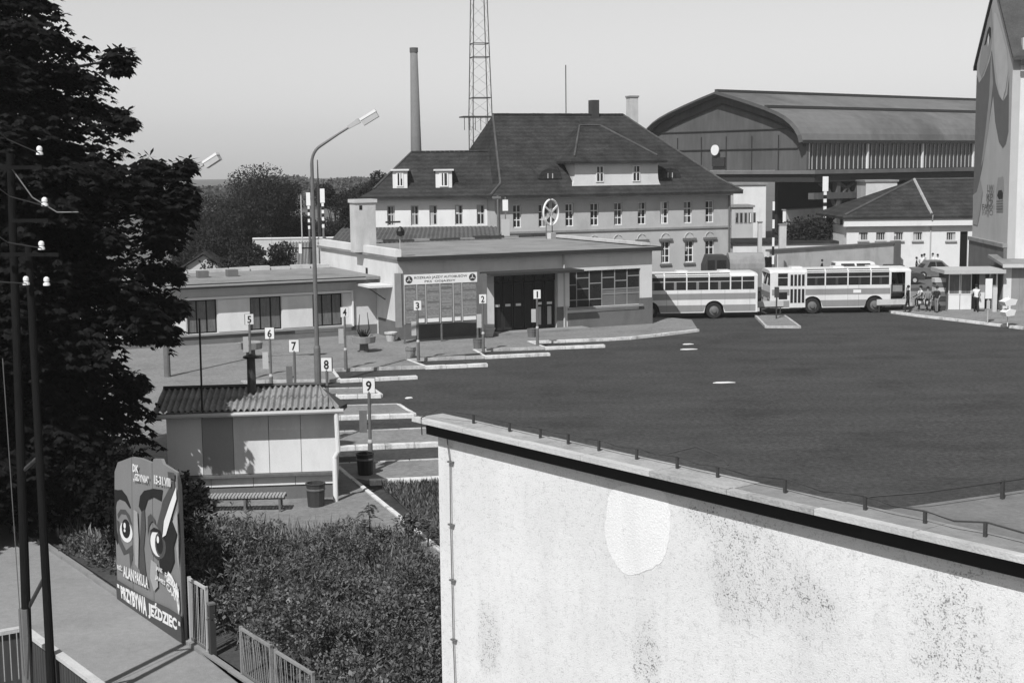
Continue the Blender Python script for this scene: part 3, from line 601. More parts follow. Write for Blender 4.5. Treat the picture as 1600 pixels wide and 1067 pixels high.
# low annexe whose ribbed roof shows behind the hall
AF = Frame((-12.5, 99.5), 2)
an = thing('low_annexe', 'low annexe with ribbed dark roof before the railway office', 'building', (*AF.o[:2], 0), AF.deg)
MB().box(0, 11.5, 0, 11, 0, 4.3).build('wall', plaster_main, an)
b = MB()
for k in range(38):
    x = -.3 + k * .32; b.add([(x, -.4, 4.32), (x + .16, -.4, 4.42), (x + .32, -.4, 4.32), (x, 11.5, 4.85), (x + .16, 11.5, 4.95), (x + .32, 11.5, 4.85)], [(0, 1, 4, 3), (1, 2, 5, 4)])
b.build('ribbed_roof', M('annexe_sheet', .1, .9, .5, .8, 8, stain=.3), an)
# signal masts near the office corner
for p, h, lab, wide in ((778, 306, 'grey steel mast before the office corner', .12), (790, 308, 'steel mast with white plate before the office corner', .1)):
    q = D(p, 360, 104); t = thing('signal_mast', lab, 'mast', (q[0], q[1], 0), 0, 'masts before the office')
    zt_ = D(p, h, 104)[2]; MB().box(-wide / 2, wide / 2, -wide / 2, wide / 2, 0, zt_).build('post', steel, t)
    if p == 790: box('plate', white_paint, t, -.2, .2, -.1, -.061, zt_ - 1.0, zt_ - .2); box('relay_box', light_grey, t, -.3, .3, -.12, -.062, zt_ - 3.4, zt_ - 1.6)
    else: box('crossarm', steel, t, -.4, .25, -.1, -.062, zt_ - .2, zt_ - .05)

# ================================================================== tall brick chimney and lattice mast
q = D(651, 250, 190); ztop = D(646, 75, 190)[2]
st = thing('factory_chimney', 'tall tapering brick factory chimney behind the railway office', 'chimney', (q[0], q[1], 0))
rt, rb = .49, .9
lean = D(646, 75, 190)[0] - q[0]
MB().tube([(0, 0, 0), (lean * .5 * .7, 0, ztop * .5), (lean * .7, 0, ztop - .6)], [rb * 1.05, (rb + rt) / 2, rt], 20).build('shaft', brick_far, st, True)
MB().tube([(lean * .7, 0, ztop - .6), (lean * .7, 0, ztop)], [rt * 1.12, rt * 1.12], 20).build('crown', M('chimney_crown', .09, .95, .3), st)
q = D(751, 205, 170); zt_ = D(751, -60, 170)[2]
mast = thing('lattice_mast', 'tall steel lattice mast rising behind the railway office', 'mast', (q[0], q[1], 0), 14)
zp = D(751, 184, 170)[2]
def leg(k, z): s = 1.15 - (z - zp) / (zt_ - zp) * .45 if z > zp else 1.15; return np.array([s * (-1, 1, 1, -1)[k], s * (-1, -1, 1, 1)[k], z])
for k in range(4): MB().tube([leg(k, 0), leg(k, zp), leg(k, zt_)], .06, 6).build('leg', steel_dark, mast)
lev = np.linspace(zp - 4, zt_, 15)
br = MB()
for i in range(14):
    for k in range(4):
        a, b2 = leg(k, lev[i]), leg((k + 1) % 4, lev[i + 1]); br.tube([a, b2], .015, 4)
br.build('bracing', steel, mast)
rg = MB()
for i in (4, 7, 8, 12):
    for k in range(4): rg.tube([leg(k, lev[i]), leg((k + 1) % 4, lev[i])], .05, 5)
rg.build('ring_beam', steel_dark, mast)
MB().prism([(-2.3, -1.3), (1.9, -1.3), (1.9, 1.3), (-2.3, 1.3)], zp, zp + .15).build('platform', steel_dark, mast)
for i in range(7): x = -2.2 + i * .65; MB().tube([(x, -1.2, zp - 1.5), (x, -1.2, zp)], .04, 4).build('hanger', steel_dark, mast)

# ================================================================== train hall
TR = Frame(D(1260, 260, 160)[:2], 38.7 + 0)      # x along the hall away to the right, y along the gable away to the left
th = thing('train_hall', 'big dark iron train hall with curved roof and clerestory glazing', 'train shed', (*TR.o[:2], 0), TR.deg)
GW, TLn = 25.6, 75.0
ez, rz_, bz = D(1260, 224, 160)[2], 17.6, D(1260, 266, 160)[2]
def gprof():
    P = []
    for t, k in ((0, 0), (.02, .13), (.06, .25), (.11, .35), (.18, .45), (.27, .54), (.4, .64), (.6, .77), (.8, .89), (1, 1)): P.append((GW / 2 * t, ez + (rz_ - ez) * k))
    return P
half = gprof(); full = half + [(GW - y, z) for y, z in reversed(half[:-1])]
MB().extx([(0, bz)] + full + [(GW, bz)], 0, .4).build('gable_wall', hall_clad, th)
rb_ = MB(); n = len(full); th_ = .45
Vo = [(-1.0, y, z + .3) for y, z in full] + [(TLn, y, z + .3) for y, z in full]
rb_.add(Vo, [(i, n + i, n + i + 1, i + 1) for i in range(n - 1)]); hr = rb_.build('roof', hall_roof, th)
rim = MB().tube([(-1.02, y, z + .05) for y, z in full], .32, 4); rim.build('verge', steel_dark, th)
MB().tube([(-.1, y, z - 1.1) for y, z in full[1:-1]], .14, 4).build('gable_rib', steel_dark, th)
for i in (6, 9): y, z = full[i]; MB().box(-1, TLn, y - .2, y + .25, z + .3, z + .6).build('roof_step', steel_dark, hr)
MB().box(-1, TLn, -.35, .05, ez + .0, ez + .35).build('gutter', dark_trim, hr)
for zz in (bz + 2.4, bz + 4.6): MB().box(-.14, -.003, 1.2, GW - 1.2, zz, zz + .1).build('cladding_rail', dark_trim, th)
for y in (4, 8, 12, 16, 20, 24): MB().box(-.1, -.004, y, y + .1, bz, ez + 1).build('cladding_seam', dark_trim, th)
# clerestory along the long side
MB().box(0.41, TLn, .3, .4, bz, ez).build('clerestory_backing', glass, th)
nm = 52
for i in range(nm):
    x = .45 + i * .82; big = i % 13 == 0
    MB().box(x - (.12 if big else .035), x + (.12 if big else .035), .05 if big else .2, .29, bz + .05, ez - .05).build('mullion', white_paint if big else light_grey, th)
# clock
ck = MB().lathe([(.62, 0), (.62, .12)], (0, 0, 0), 24).build('clock', white_paint, th)
ty = 13.4; zc = D(1117, 235, 171)[2]
ck.matrix_local = Matrix.Translation((-.45, ty, zc)) @ Matrix.Rotation(rad(-90), 4, 'Y'); box('clock_box', dark_trim, th, -.3, -.01, ty - 1.3, ty + .7, zc - 1.9, zc - .85)
# canopy and undercroft
cb = MB().box(-2.2, TLn, -3.0, -.4, bz - .42, bz - .02).box(-2.2, -.02, -.399, GW + 2, bz - .42, bz - .021); cb.build('canopy', hall_roof, th)
MB().box(-1.9, TLn, -2.7, .4, bz - 1.3, bz - .43).box(-1.9, -.02, .401, GW, bz - 1.3, bz - .43).build('canopy_beam', dark_trim, th)
for x in (2.6, 6.0, 12.5, 19, 26, 34, 42):
    MB().box(x - .3, x + .3, -2.5, -1.9, 0, bz - 1.3).build('column', hall_clad, th)
    MB().tube([(x - 3, -2.2, bz - 1.5), (x - 1.4, -2.2, bz - 2.2), (x - .2, -2.2, bz - 4.2)], .2, 5).tube([(x + 3, -2.2, bz - 1.5), (x + 1.4, -2.2, bz - 2.2), (x + .2, -2.2, bz - 4.2)], .2, 5).build('bracket', hall_clad, th)
MB().box(-1.8, TLn, -2.6, -1.8, bz - 3.2, bz - 2.5).build('lower_beam', hall_clad, th)
MB().box(1.0, TLn, 5, 5.4, 0, 9).build('dark_rear_wall', M('near_black_wall', .02, .95, .4), th)  # near-black wall closing off the undercroft
wa = thing('white_platform_wall', 'white wall seen under the train hall canopy', 'wall', (0, 0, 0))
P0, P1 = D(1228, 330, 163), D(1352, 327, 178); WFm = Frame(P0[:2], math.degrees(math.atan2(P1[1] - P0[1], P1[0] - P0[0]))); LL = np.linalg.norm(P1[:2] - P0[:2])
wa.location = (*P0[:2], 0); wa.rotation_euler = (0, 0, WFm.a)
box('wall', plaster_white, wa, 0, LL, 0, .4, 0, WFm.px(1290, 325)[1]); box('wall_cap', concrete, wa, -.1, LL + .1, -.08, .5, WFm.px(1290, 325)[1] + .003, WFm.px(1290, 325)[1] + .12)
def block(name, lab, px0, px1, py0, py1, Y, mat, dep=4, roofm=None, deg=0, cat='building', zb=0):
    a, c = D(px0, py1, Y), D(px1, py0, Y); t = thing(name, lab, cat, (a[0], Y, 0), deg); L = c[0] - a[0]
    MB().box(0, L, 0, dep, zb, c[2]).build('wall', mat, t); MB().box(-.15, L + .15, -.15, dep + .1, c[2] + .003, c[2] + .2).build('roof_slab', roofm or roof_felt, t); return t, L, c[2]
block('platform_building', 'pale upper block beside the office under the train hall canopy', 1146, 1197, 289, 330, 146, plaster_light)
t, L, z = block('relay_house', 'small pale relay house with barred strip window beside the office', 1143, 1177, 324, 375, 138, plaster_main)
for k in range(5): window(t, .35 + k * .42, .65 + k * .42, z - 1.5, z - .5, -.06, 0, 0, .05, grey_paint)
block('stone_pier', 'pale stone pier under the right part of the train hall', 1352, 1402, 284, 345, 156, concrete_lt)
t, L, z = block('long_shed', 'long dark roofed shed between the office and the white house', 1145, 1330, 380, 425, 128, plaster_light, 7, roof_tile)
MB().box(L - 2, L - 1.3, -.05, -.01, z - 1.0, z - .2).build('dark_door', black_paint, t)

# ================================================================== white house with hipped roof
HW = Frame(D(1322, 420, 125)[:2], 0); hz = HW.px(1400, 353)[1]
wh = thing('white_house', 'single storey white house with dark hipped roof and barred windows', 'building', (*HW.o[:2], 0), 0)
WHL = 13.0; OPS = []
for p in (1349, 1376, 1404, 1434, 1486):
    OPS.append((HW.px(p - 7, 370)[0], HW.px(p + 7, 370)[0], HW.px(p, 376)[1], HW.px(p, 363)[1]))
dd = (HW.px(1500, 380)[0], HW.px(1512, 380)[0], 0, HW.px(1500, 362)[1])
MB().wall(0, WHL, 0, hz, 0, .35, OPS + [dd]).box(0, .35, .351, 10, 0, hz).box(WHL - .35, WHL, .351, 10, 0, hz).build('wall', plaster_white, wh)
for (a0, a1, c0, c1) in OPS:
    w_ = window(wh, a0, a1, c0, c1, .12, 3, 0, .07, light_grey); box('sill', concrete, w_, a0 - .12, a1 + .12, -.12, -.003, c0 - .16, c0 - .03)
box('door', wood_dark, wh, dd[0], dd[1], .15, .2, 0, dd[3])
box('fascia', plaster_white, wh, -.35, WHL + .3, -.45, -.002, hz + .0, hz + .62)
x, zr = HW.px(1428, 281, 5.0)
wr3 = hip(MB(), -.5, WHL + .5, -.6, 10.5, hz + .85, .2, hz + .97, x, WHL + .3, 5.0, zr).build('roof', roof_tile, wh)
x2, z2 = HW.px(1457, 341, -.5); tiles(wr3, (x, 4.9, zr + .05), (x2, -.3, hz + 1.0), 14, M('mortar_strip', .3, .95, .3), .14); tiles(wr3, (x, 5, zr), (-.3, -.4, hz + 1.0), 16, tile_lt, .12); tiles(wr3, (x, 5, zr + .03), (WHL, 5, zr + .03), 16, tile_lt, .12)
MB().tube([(x2, -.65, hz + .9), (x2, -.5, hz + .5), (x2, -.06, hz - .1), (x2, -.06, .4)], .06, 6).build('downpipe', light_grey, wh)
# yard wall
YW = Frame((20.7, 114.0), 36.2); YL = 15.4
yw = thing('yard_wall', 'rendered grey yard wall with dark coping behind the buses', 'wall', (*YW.o[:2], 0), YW.deg)
n = 6
for i in range(n):
    box('wall_panel', concrete_lt, yw, i * YL / n + .01, (i + 1) * YL / n - .01, 0, .3, 0, 2.5); box('coping', steel, yw, i * YL / n + .005, (i + 1) * YL / n - .005, -.1, .42, 2.505, 2.68)
box('end_pier', plinth_m, yw, YL + .0, YL + .9, -.06, .4, 0, 2.75)
gt = thing('plank_gate', 'dark plank gate left of the yard wall', 'gate', (*D(1185, 430, 112)[:2], 0), 0)
for i in range(8): box('plank', wood_dark, gt, .05 + i * .155, .195 + i * .155, 0, .05, .1, 2.2 + .04 * (i % 2))
box('rail', wood_dark, gt, 0, 1.3, .06, .12, 1.7, 1.82); box('gate_post', white_paint, gt, -.25, -.04, -.05, .15, 0, 2.5); box('gate_post', white_paint, gt, 1.34, 1.5, -.05, .15, 0, 2.4)
MB().box(-3.2, -.3, 0, .25, 0, 2.15).build('side_wall', plaster_light, gt)
for p0, p1, y0, Yd, lab in ((1218, 1229, 352, 122, 'pale concrete pillar behind the yard wall'), (1185, 1191, 348, 124, 'thin pale pillar behind the plank gate')):
    a = D(p0, y0, Yd); c = D(p1, y0, Yd); t = thing('concrete_pillar', lab, 'pillar', (a[0], Yd, 0)); MB().box(0, c[0] - a[0], 0, .4, 0, a[2]).build('shaft', concrete_lt, t); MB().box(-.05, c[0] - a[0] + .05, -.05, .45, a[2] + .002, a[2] + .1).build('cap', concrete, t)
# striped railway posts
def striped(px_, y0, y1, Y, wd, lab, plate=True):
    a = D(px_, y1, Y); zt_ = D(px_, y0, Y)[2]; zb_ = a[2]; t = thing('striped_post', lab, 'post', (a[0], Y, 0), 0, 'black and white striped railway posts')
    MB().box(-wd * .4, wd * .4, 0, wd * .8, 0, zb_).build('foot', steel, t)
    zs = zt_ - (zt_ - zb_) * (.36 if plate else .0); n = 7
    for i in range(n): box('band', white_paint if i % 2 == 0 else black_paint, t, -wd * .5, wd * .5, 0, wd, zb_ + (zs - zb_) * i / n, zb_ + (zs - zb_) * (i + .99) / n)
    if plate: MB().prism([(-wd, -.03), (wd, -.03), (wd, .0), (-wd, 0)], zs, zt_).build('board', white_paint, t)
striped(483, 301, 358, 112, .16, 'striped post left of the street lamp shaft'); striped(505, 295, 356, 112, .18, 'striped post right of the street lamp shaft'); striped(1289, 276, 340, 150, .3, 'striped post under the train hall'); striped(1208, 315, 413, 111, .16, 'long thin striped post left of the yard wall', False)
q = D(499, 360, 118); o = thing('thin_mast', 'thin dark mast above the trees beside the lamp', 'mast', (q[0], q[1], 0)); MB().tube([(0, 0, 0), (0, 0, D(499, 300, 118)[2])], .13, 6).build('shaft', steel_dark, o); MB().tube([(0, 0, D(499, 300, 118)[2]), (0, 0, D(499, 250, 118)[2])], [.09, .04], 6).build('tip', steel_dark, o)
q = D(472, 370, 110); o = thing('thin_mast', 'thin pale mast left of the striped posts', 'mast', (q[0], q[1], 0)); MB().tube([(0, 0, 0), (0, 0, D(472, 305, 110)[2])], .05, 6).build('shaft', light_grey, o); MB().lathe([(.08, 0), (.08, .1)], (0, 0, D(472, 305, 110)[2]), 6).build('cap', steel, o)

# ================================================================== mural house on the right
MH = Frame((31.75, 91.0), -5.0)       # x to the right along the lit side, y away along the mural gable
mu = thing('mural_house', 'tall gabled house with a painted mural on its end wall', 'building', (*MH.o[:2], 0), MH.deg)
GLn = 9.6; eZ, aZ = 16.2, 21.0
MB().extx([(0, 0), (GLn, 0), (GLn, eZ), (GLn / 2, aZ), (0, eZ)], 0, .5).build('gable_wall', M('mural_ground', .43, .9, .12, .5, 20, stain=.1), mu)
box('front_wall', plaster_light, mu, .501, 16, .0, .5, 0, eZ)
b = MB(); ov = .35
for s in (0, 1):
    y0, y1 = (-.5, GLn / 2) if s == 0 else (GLn + .5, GLn / 2); k = (aZ - eZ) / (GLn / 2); z0 = eZ - .5 * k
    b.add([(-ov * .4, y0, z0 + .1), (16, y0, z0 + .1), (16, y1, aZ + .1), (-ov * .4, y1, aZ + .1), (-ov * .4, y0, z0 + .35), (16, y0, z0 + .35), (16, y1, aZ + .35), (-ov * .4, y1, aZ + .35)], [(0, 1, 2, 3), (7, 6, 5, 4), (0, 4, 5, 1), (1, 5, 6, 2), (2, 6, 7, 3), (3, 7, 4, 0)])
mr_ = b.build('roof', M('mural_house_tiles', .06, .9, .5, .9, 10, .5, 12), mu)
box('gutter', dark_trim, mr_, .3, 16, -.62, -.5, eZ - .75, eZ - .45)
MB().box(.55, 1.4, -.1, .3, eZ - .1, eZ + 1.0).build('roof_flashing', concrete_lt, mr_)
def mplane(x, y):                     # pixel on the mural gable: local (y, z)
    d = ray(x, y); k = -(_C - MH.o).dot(MH.ex) / d.dot(MH.ex); p = _C + d * k; return (p - MH.o).dot(MH.ey), p[2]
mcol = [M('mural_dark', .13, .9, .15), M('mural_mid', .3, .9, .15), M('mural_light', .5, .9, .12), M('mural_black', .02, .9, .2), M('mural_pale', .7, .9, .12)]
lay = [0]
def mpatch(P, c):
    lay[0] += 1; o = -.006 - .004 * lay[0]
    q = [mplane(*p) for p in P]; q = [(min(max(y, .02), GLn - .02), z) for y, z in q]
    MB().poly([(o, y, z) for y, z in q]).build('mural_patch', mcol[c], mu)
mpatch([(1522, 118), (1530, 130), (1538, 118), (1546, 96), (1550, 78), (1556, 130), (1562, 152), (1568, 158), (1574, 148), (1577, 118), (1576, 205), (1572, 225), (1567, 232), (1561, 222), (1555, 190), (1552, 150), (1549, 170), (1544, 205), (1535, 262), (1527, 300), (1521, 305)], 0)
mpatch([(1549, 80), (1552, 130), (1550, 150), (1545, 200), (1538, 245), (1533, 262), (1540, 205), (1546, 150)], 1)
mpatch([(1550, 12), (1544, 30), (1535, 70), (1530, 110), (1534, 122), (1541, 105), (1548, 80), (1552, 45)], 1)
mpatch([(1546, 42), (1543, 50), (1540, 64), (1538, 72), (1541, 70), (1545, 56), (1547, 58), (1546, 70), (1549, 58), (1549, 44)], 3)
mpatch([(1545.5, 52), (1543.5, 62), (1544, 74), (1546, 66)], 4)
mpatch([(1554, 20), (1558, 22), (1566, 50), (1574, 80), (1576, 112), (1572, 140), (1567, 158), (1562, 148), (1557, 110), (1554, 70)], 2)
mpatch([(1521, 305), (1527, 300), (1532, 280), (1536, 300), (1532, 330), (1528, 352), (1521, 350)], 1)
mpatch([(1560, 278), (1568, 276), (1568.5, 298), (1566, 304), (1568, 330), (1558, 330), (1557, 300)], 1)
mpatch([(1561, 298), (1566, 297), (1568, 303), (1567, 311), (1562, 312), (1559, 306)], 3)
for k in range(4): mpatch([(1558, 314 + k * 4), (1568, 313.5 + k * 4), (1568, 315 + k * 4), (1558, 315.5 + k * 4)], 0)
for s, x0, x1, y0, y1 in (('LW', 1545, 1555, 289, 300), ('KP', 1544, 1554, 303, 315), ('FAJO', 1537, 1554, 319, 331)):
    q = [mplane(x0, y1), mplane(x1, y1), mplane(x1, y0), mplane(x0, y0)]; lettering(s, [(-.11, a, c) for a, c in q], mcol[0], mu, .03)
zc_ = mplane(1545, 376)[1]
box('plinth_course', concrete, mu, -.3, -.004, -.05, GLn, zc_ - .2, zc_ + .05); box('lower_wall', plinth_m, mu, -.22, -.005, -.02, GLn, 0, zc_ - .21)
# low annexe in front of the mural house
q = G(1566, 489); LF = Frame(q[:2], -4)
la = thing('plank_annexe', 'low plank walled annexe at the right edge before the mural house', 'shed', (*q[:2], 0), -4)
for i in range(10): box('plank', concrete if i % 3 else plaster_grey, la, .02 + i * .5, .51 + i * .5, 0, .12, .1, 2.85)
box('rear_wall', concrete, la, 0, 5, .13, 3.2, 0, 2.8); MB().extx([(-.5, 2.95), (3.3, 3.3), (3.3, 3.5), (-.5, 3.1)], -.15, 5.3).build('roof', roof_felt, la); box('roof_edge', concrete_lt, la, -.2, 5.3, -.58, -.51, 2.9, 3.12)

# ================================================================== ticket booth
q = G(1480, 489); BF = Frame(q[:2], -1)
bo = thing('ticket_booth', 'small flat roofed ticket booth with tall light panels', 'kiosk', (*q[:2], .12), -1)
bl = 3.2
box('roof', light_grey, bo, -.5, bl + .15, -.9, 2.2, 2.42, 2.66); box('rear_wall', plinth_m, bo, 0, bl, 1.9, 2.05, 0, 2.41); box('side_wall', plinth_m, bo, -.02, .04, .1, 1.9, 0, 2.41)
for a0, a1 in ((.05, .76), (.8, 1.5)):
    box('lower_panel', panel_light, bo, a0, a1, 0, .06, .1, 1.02); window(bo, a0, a1, 1.04, 2.35, 0, 0, 0, .05, white_paint, glass_curtain)
box('threshold', concrete, bo, -.05, bl, -.15, .3, 0, .09); box('dark_doorway', black_paint, bo, 1.52, 1.86, .3, .36, .1, 2.4)
d_ = box('open_door', grey_paint, bo, 1.88, 2.25, -.3, -.24, .1, 2.38); box('door_panel', panel_light, d_, 1.9, 2.23, -.312, -.302, .2, 1.2)
box('corner_post', white_paint, bo, bl - .2, bl - .1, -.1, .0, .1, 2.41)
q = G(1543, 505, .12); t = thing('stop_sign', 'white stop board on a thin post beside the ticket booth', 'sign', (q[0], q[1], .12))
MB().tube([(0, 0, 0), (0, 0, 2.6)], .035, 8).build('post', light_grey, t); box('board', white_paint, t, -.2, .2, -.05, -.02, 1.45, 2.62); box('timetable_plate', light_grey, t, -.1, .1, -.06, -.036, .85, 1.35)
q = G(1553, 487, .12); t = thing('concrete_post', 'pale square concrete post right of the booth', 'post', (q[0], q[1], .12)); MB().box(-.13, .13, -.12, .12, 0, 1.6).build('shaft', concrete_lt, t); MB().box(-.15, .15, -.14, .14, 1.602, 1.66).build('cap', concrete, t)
q = G(1574, 510, .12); t = thing('flower_stand', 'two tier stand of pale boxes on a thin pole at the right', 'stand', (q[0], q[1], .12), 20)
MB().tube([(0, 0, 0), (0, 0, 1.75)], .03, 8).build('pole', white_paint, t)
for z, s in ((.75, .38), (1.35, .46)): MB().extr([(-s, z + .1), (-s * .7, z - .15), (s * .7, z - .1), (s, z + .2), (0, z + .28)], -.25, .25).build('tray', white_paint, t)
q = G(1213, 498, .12); t = thing('stop_sign', 'dark stop post on the small traffic island', 'sign', (q[0], q[1], .12)); MB().tube([(0, 0, 0), (0, 0, 1.9)], .045, 8).build('post', steel_dark, t); box('board', steel_dark, t, -.14, .14, -.05, -.02, 1.3, 1.95)

# ================================================================== buses
def make_bus(label):
    L, Wd, H = 9.05, 2.44, 2.86; hw = Wd / 2; t = thing('bus', label, 'bus', (0, 0, 0), 0, 'coaches parked at the far side of the yard')
    WX = (2.72, 6.75)
    def arch(x):
        z = 0
        for wx in WX:
            if abs(x - wx) < .62: z = max(z, .5 + math.sqrt(.62 ** 2 - (x - wx) ** 2))
        return z
    def band(z0, z1, off, name, mat, x0=0.0, x1=L, sides=(-1, 1), skip=()):
        n = int((x1 - x0) / .09); o = None
        for s in sides:
            b = MB()
            for i in range(n + 1):
                a, c = x0 + (x1 - x0) * i / n, x0 + (x1 - x0) * (i + 1) / n; za, zc = max(z0, arch(a)), max(z0, arch(c))
                if i == n or (s == -1 and any(u <= (a + c) / 2 <= v for u, v in skip)) or (za >= z1 - .01 and zc >= z1 - .01):
                    if b.v: o = b.build(name, mat, t); b = MB()
                    continue
                y = s * (hw + off); q = [(a, y, min(za, z1)), (c, y, min(zc, z1)), (c, y, z1), (a, y, z1)]
                b.quad(*(q if s == -1 else q[::-1]))
        return o
    fd = ((7.78, 8.72),)
    body = band(.38, 1.8, 0, 'side_skin', bus_white, skip=fd)
    band(1.2, 1.58, .006, 'upper_stripe', bus_grey, .12, L - .12, skip=fd); band(.44, .86, .006, 'lower_stripe', bus_grey, .12, L - .12, skip=fd)
    MB().box(.2, L - .2, -hw + .32, hw - .32, .42, 1.0).build('chassis', black_paint, t); MB().box(.1, L - .1, -hw + .05, hw - .05, 1.25, 1.3).build('floor', steel_dark, t)
    wr_ = [(.5, 1.13), (2.36, 3.5), (3.58, 4.96), (5.04, 6.44), (6.52, 7.66)]; wl_ = [(.2, .95), (1.0, 1.66), (1.74, 3.0), (3.08, 4.4), (4.48, 5.8), (5.88, 7.2), (7.3, 8.5)]
    for s, ws in ((-1, wr_), (1, wl_)):
        ops = [(a, b2, 1.8, 2.6) for a, b2 in ws] + ([(7.8, 8.7, 1.8, 2.58)] if s == -1 else [])
        b = MB().wall(.0, L, 1.8, 2.66, 0, .06, ops); b.v = [(x, (-hw + y) if s == -1 else (hw - y), z) for x, y, z in b.v]
        if s == 1: b.f = [tuple(reversed(f)) for f in b.f]
        b.build('window_pillars', bus_white, t)
        for a, b2 in ws:
            y0, y1 = sorted((s * (hw - .05), s * (hw - .03))); w_ = box('window', glass, t, a - .01, b2 + .01, y0, y1, 1.79, 2.61)
            y0, y1 = sorted((s * (hw - .035), s * (hw + .004))); box('vent_rail', light_grey, w_, a, b2, y0, y1, 2.3, 2.34)
            if b2 - a > 1: c = (a + b2) / 2; box('curtain', cloth_grey if s == 1 else steel_dark, w_, c - .06, c + .1, y0, y1 - .002 if s == 1 else y1, 1.82, 2.3)
    # roof with glazed coves
    n = 13; P = []
    for k in range(n):
        q = math.pi * k / (n - 1); P.append((-math.cos(q) * (hw + .0), 2.66 + .22 * math.sin(q) ** .6))
    b = MB(); V = [(x, y * (1 if 0 < i < 3 else .985), z - (0 if 0 < i < 3 else .06)) for i, x in enumerate((-.02, .15, L - .15, L + .03)) for y, z in P]
    b.add(V, [(i * n + k, (i + 1) * n + k, (i + 1) * n + k + 1, i * n + k + 1) for i in range(3) for k in range(n - 1)] + [tuple(range(n)), tuple(reversed(range(3 * n, 4 * n)))]); rf_ = b.build('roof', bus_white, t, False)
    for s, ws in ((-1, wr_[1:]), (1, wl_[2:6])):
        for a, b2 in ws: MB().quad(*[(x, s * (hw + .012 - d), z) for x, d, z in ((a, .0, 2.68), (b2, .0, 2.68), (b2, .16, 2.835), (a, .16, 2.835))][::(1 if s == -1 else -1)]).build('cove_window', glass, rf_)
    for x in (1.9, 4.6, 6.9): MB().box(x - .35, x + .35, -.4, .4, 2.87, 2.95).build('roof_hatch', bus_white, rf_)
    # ends
    for x, s, zl, nm in ((0, -1, 1.8, 'rear'), (L, 1, 1.55, 'front')):
        b = MB().wall(-hw + .01, hw - .01, .42, 2.68, 0, .06, [(-hw + .14, -.04, zl, 2.55), (.04, hw - .14, zl, 2.55)])
        def tilt(z): return 0.0 if z < 1.6 else (z - 1.6) * .14
        b.v = [(x + s * (-y - tilt(z)), (px if s == 1 else -px), z) for px, y, z in b.v]
        b.build(nm + '_wall', bus_white, t)
        for a in (-1, 1):
            w_ = MB(); xs = x - s * .04
            w_.quad(*[(xs - s * tilt(z), y, z) for y, z in ((a * .03, zl - .02), (a * (hw - .13), zl - .02), (a * (hw - .13), 2.57), (a * .03, 2.57))]).build('windscreen' if nm == 'front' else 'rear_window', glass, t)
            h_ = MB().lathe([(.13, 0), (.13, .05), (.09, .08)], (0, 0, 0), 12).build('headlight' if nm == 'front' else 'tail_light', porcelain if nm == 'front' else steel, t); h_.matrix_local = Matrix.Translation((x + s * .01, a * .85, .95)) @ Matrix.Rotation(rad(90 * s), 4, 'Y')
        MB().box(min(x, x + s * .14), max(x, x + s * .14), -hw + .02, hw - .02, .4, .62).build('bumper', light_grey, t)
        MB().box(min(x + s * .001, x + s * .012), max(x + s * .001, x + s * .012), -hw + .03, hw - .03, 1.05, 1.4).build('end_stripe', bus_grey, t)
    box('engine_grille', black_paint, t, .55, 1.1, -hw - .012, -hw - .001, .95, 1.4); box('number_panel', white_paint, t, 5.35, 5.85, -hw - .014, -hw - .007, 1.3, 1.5)
    for s in (-1, 1):
        for x in (.48, 2.05, 3.54, 5.0, 5.7, 7.74):
            if s == -1 and 1.2 < x < 2.3: continue
            y0, y1 = sorted((s * (hw + .007), s * (hw + .011))); box('panel_seam', steel, t, x - .006, x + .006, y0, y1, .88 if abs(x - 2.72) < .7 or abs(x - 6.75) < .7 else .45, 1.79)
        for x in (3.9, 5.4):
            y0, y1 = sorted((s * (hw + .007), s * (hw + .01))); box('luggage_flap', bus_grey, t, x - .5, x + .5, y0, y1, .5, .84)
    # rear folding door
    dr_ = MB().box(1.24, 2.26, -hw - .03, -hw - .002, .42, 2.62).build('folding_door', bus_white, t)
    for k in range(4):
        x = 1.29 + k * .245; box('door_glass', glass, dr_, x, x + .17, -hw - .042, -hw - .031, 1.8, 2.52); box('door_glass', glass, dr_, x, x + .17, -hw - .042, -hw - .031, .72, 1.6)
    # open front door: steps and driver's cab
    MB().box(7.79, 8.71, -hw + .05, -hw + .5, .42, .7).build('step', light_grey, t); MB().box(7.8, 8.7, -hw + .55, -hw + .6, .7, 1.7).build('cab_partition', bus_grey, t)
    MB().box(7.9, 8.35, -.3, .25, 1.3, 1.95).build('driver_seat', cloth_dark, t); MB().tube([(8.45 + .0, .3 + .22 * math.cos(q), 1.85 + .22 * math.sin(q)) for q in np.linspace(0, 6.283, 13)], .02, 5, False).build('steering_wheel', black_paint, t)
    for wx in WX:
        for s in (-1, 1):
            w_ = MB().lathe([(.3, -.13), (.47, -.14), (.5, -.09), (.5, .09), (.47, .14), (.3, .13)], (0, 0, 0), 22).build('wheel', rubber, t); w_.matrix_local = Matrix.Translation((wx, s * (hw - .16), .5)) @ Matrix.Rotation(rad(90), 4, 'X')
            r_ = MB().lathe([(.3, 0), (.29, .03), (.17, .06), (.14, .14), (.07, .15)], (0, 0, 0), 16).build('rim', steel, w_); r_.matrix_local = Matrix.Translation((0, 0, -s * .1)) @ Matrix.Rotation(rad(0 if s == -1 else 180), 4, 'X')
    return t
b1 = make_bus('white and grey coach facing right with open front door, beside the ticket booth')
b1.location = (16.4, 91.35, 0); b1.rotation_euler = (0, 0, rad(2.5))
b2 = copy_tree(b1); b2['label'] = 'white and grey coach half hidden behind the corner of the station hall'
b2.location = (15.25, 89.4, 0); b2.rotation_euler = (0, 0, rad(180 + 3))

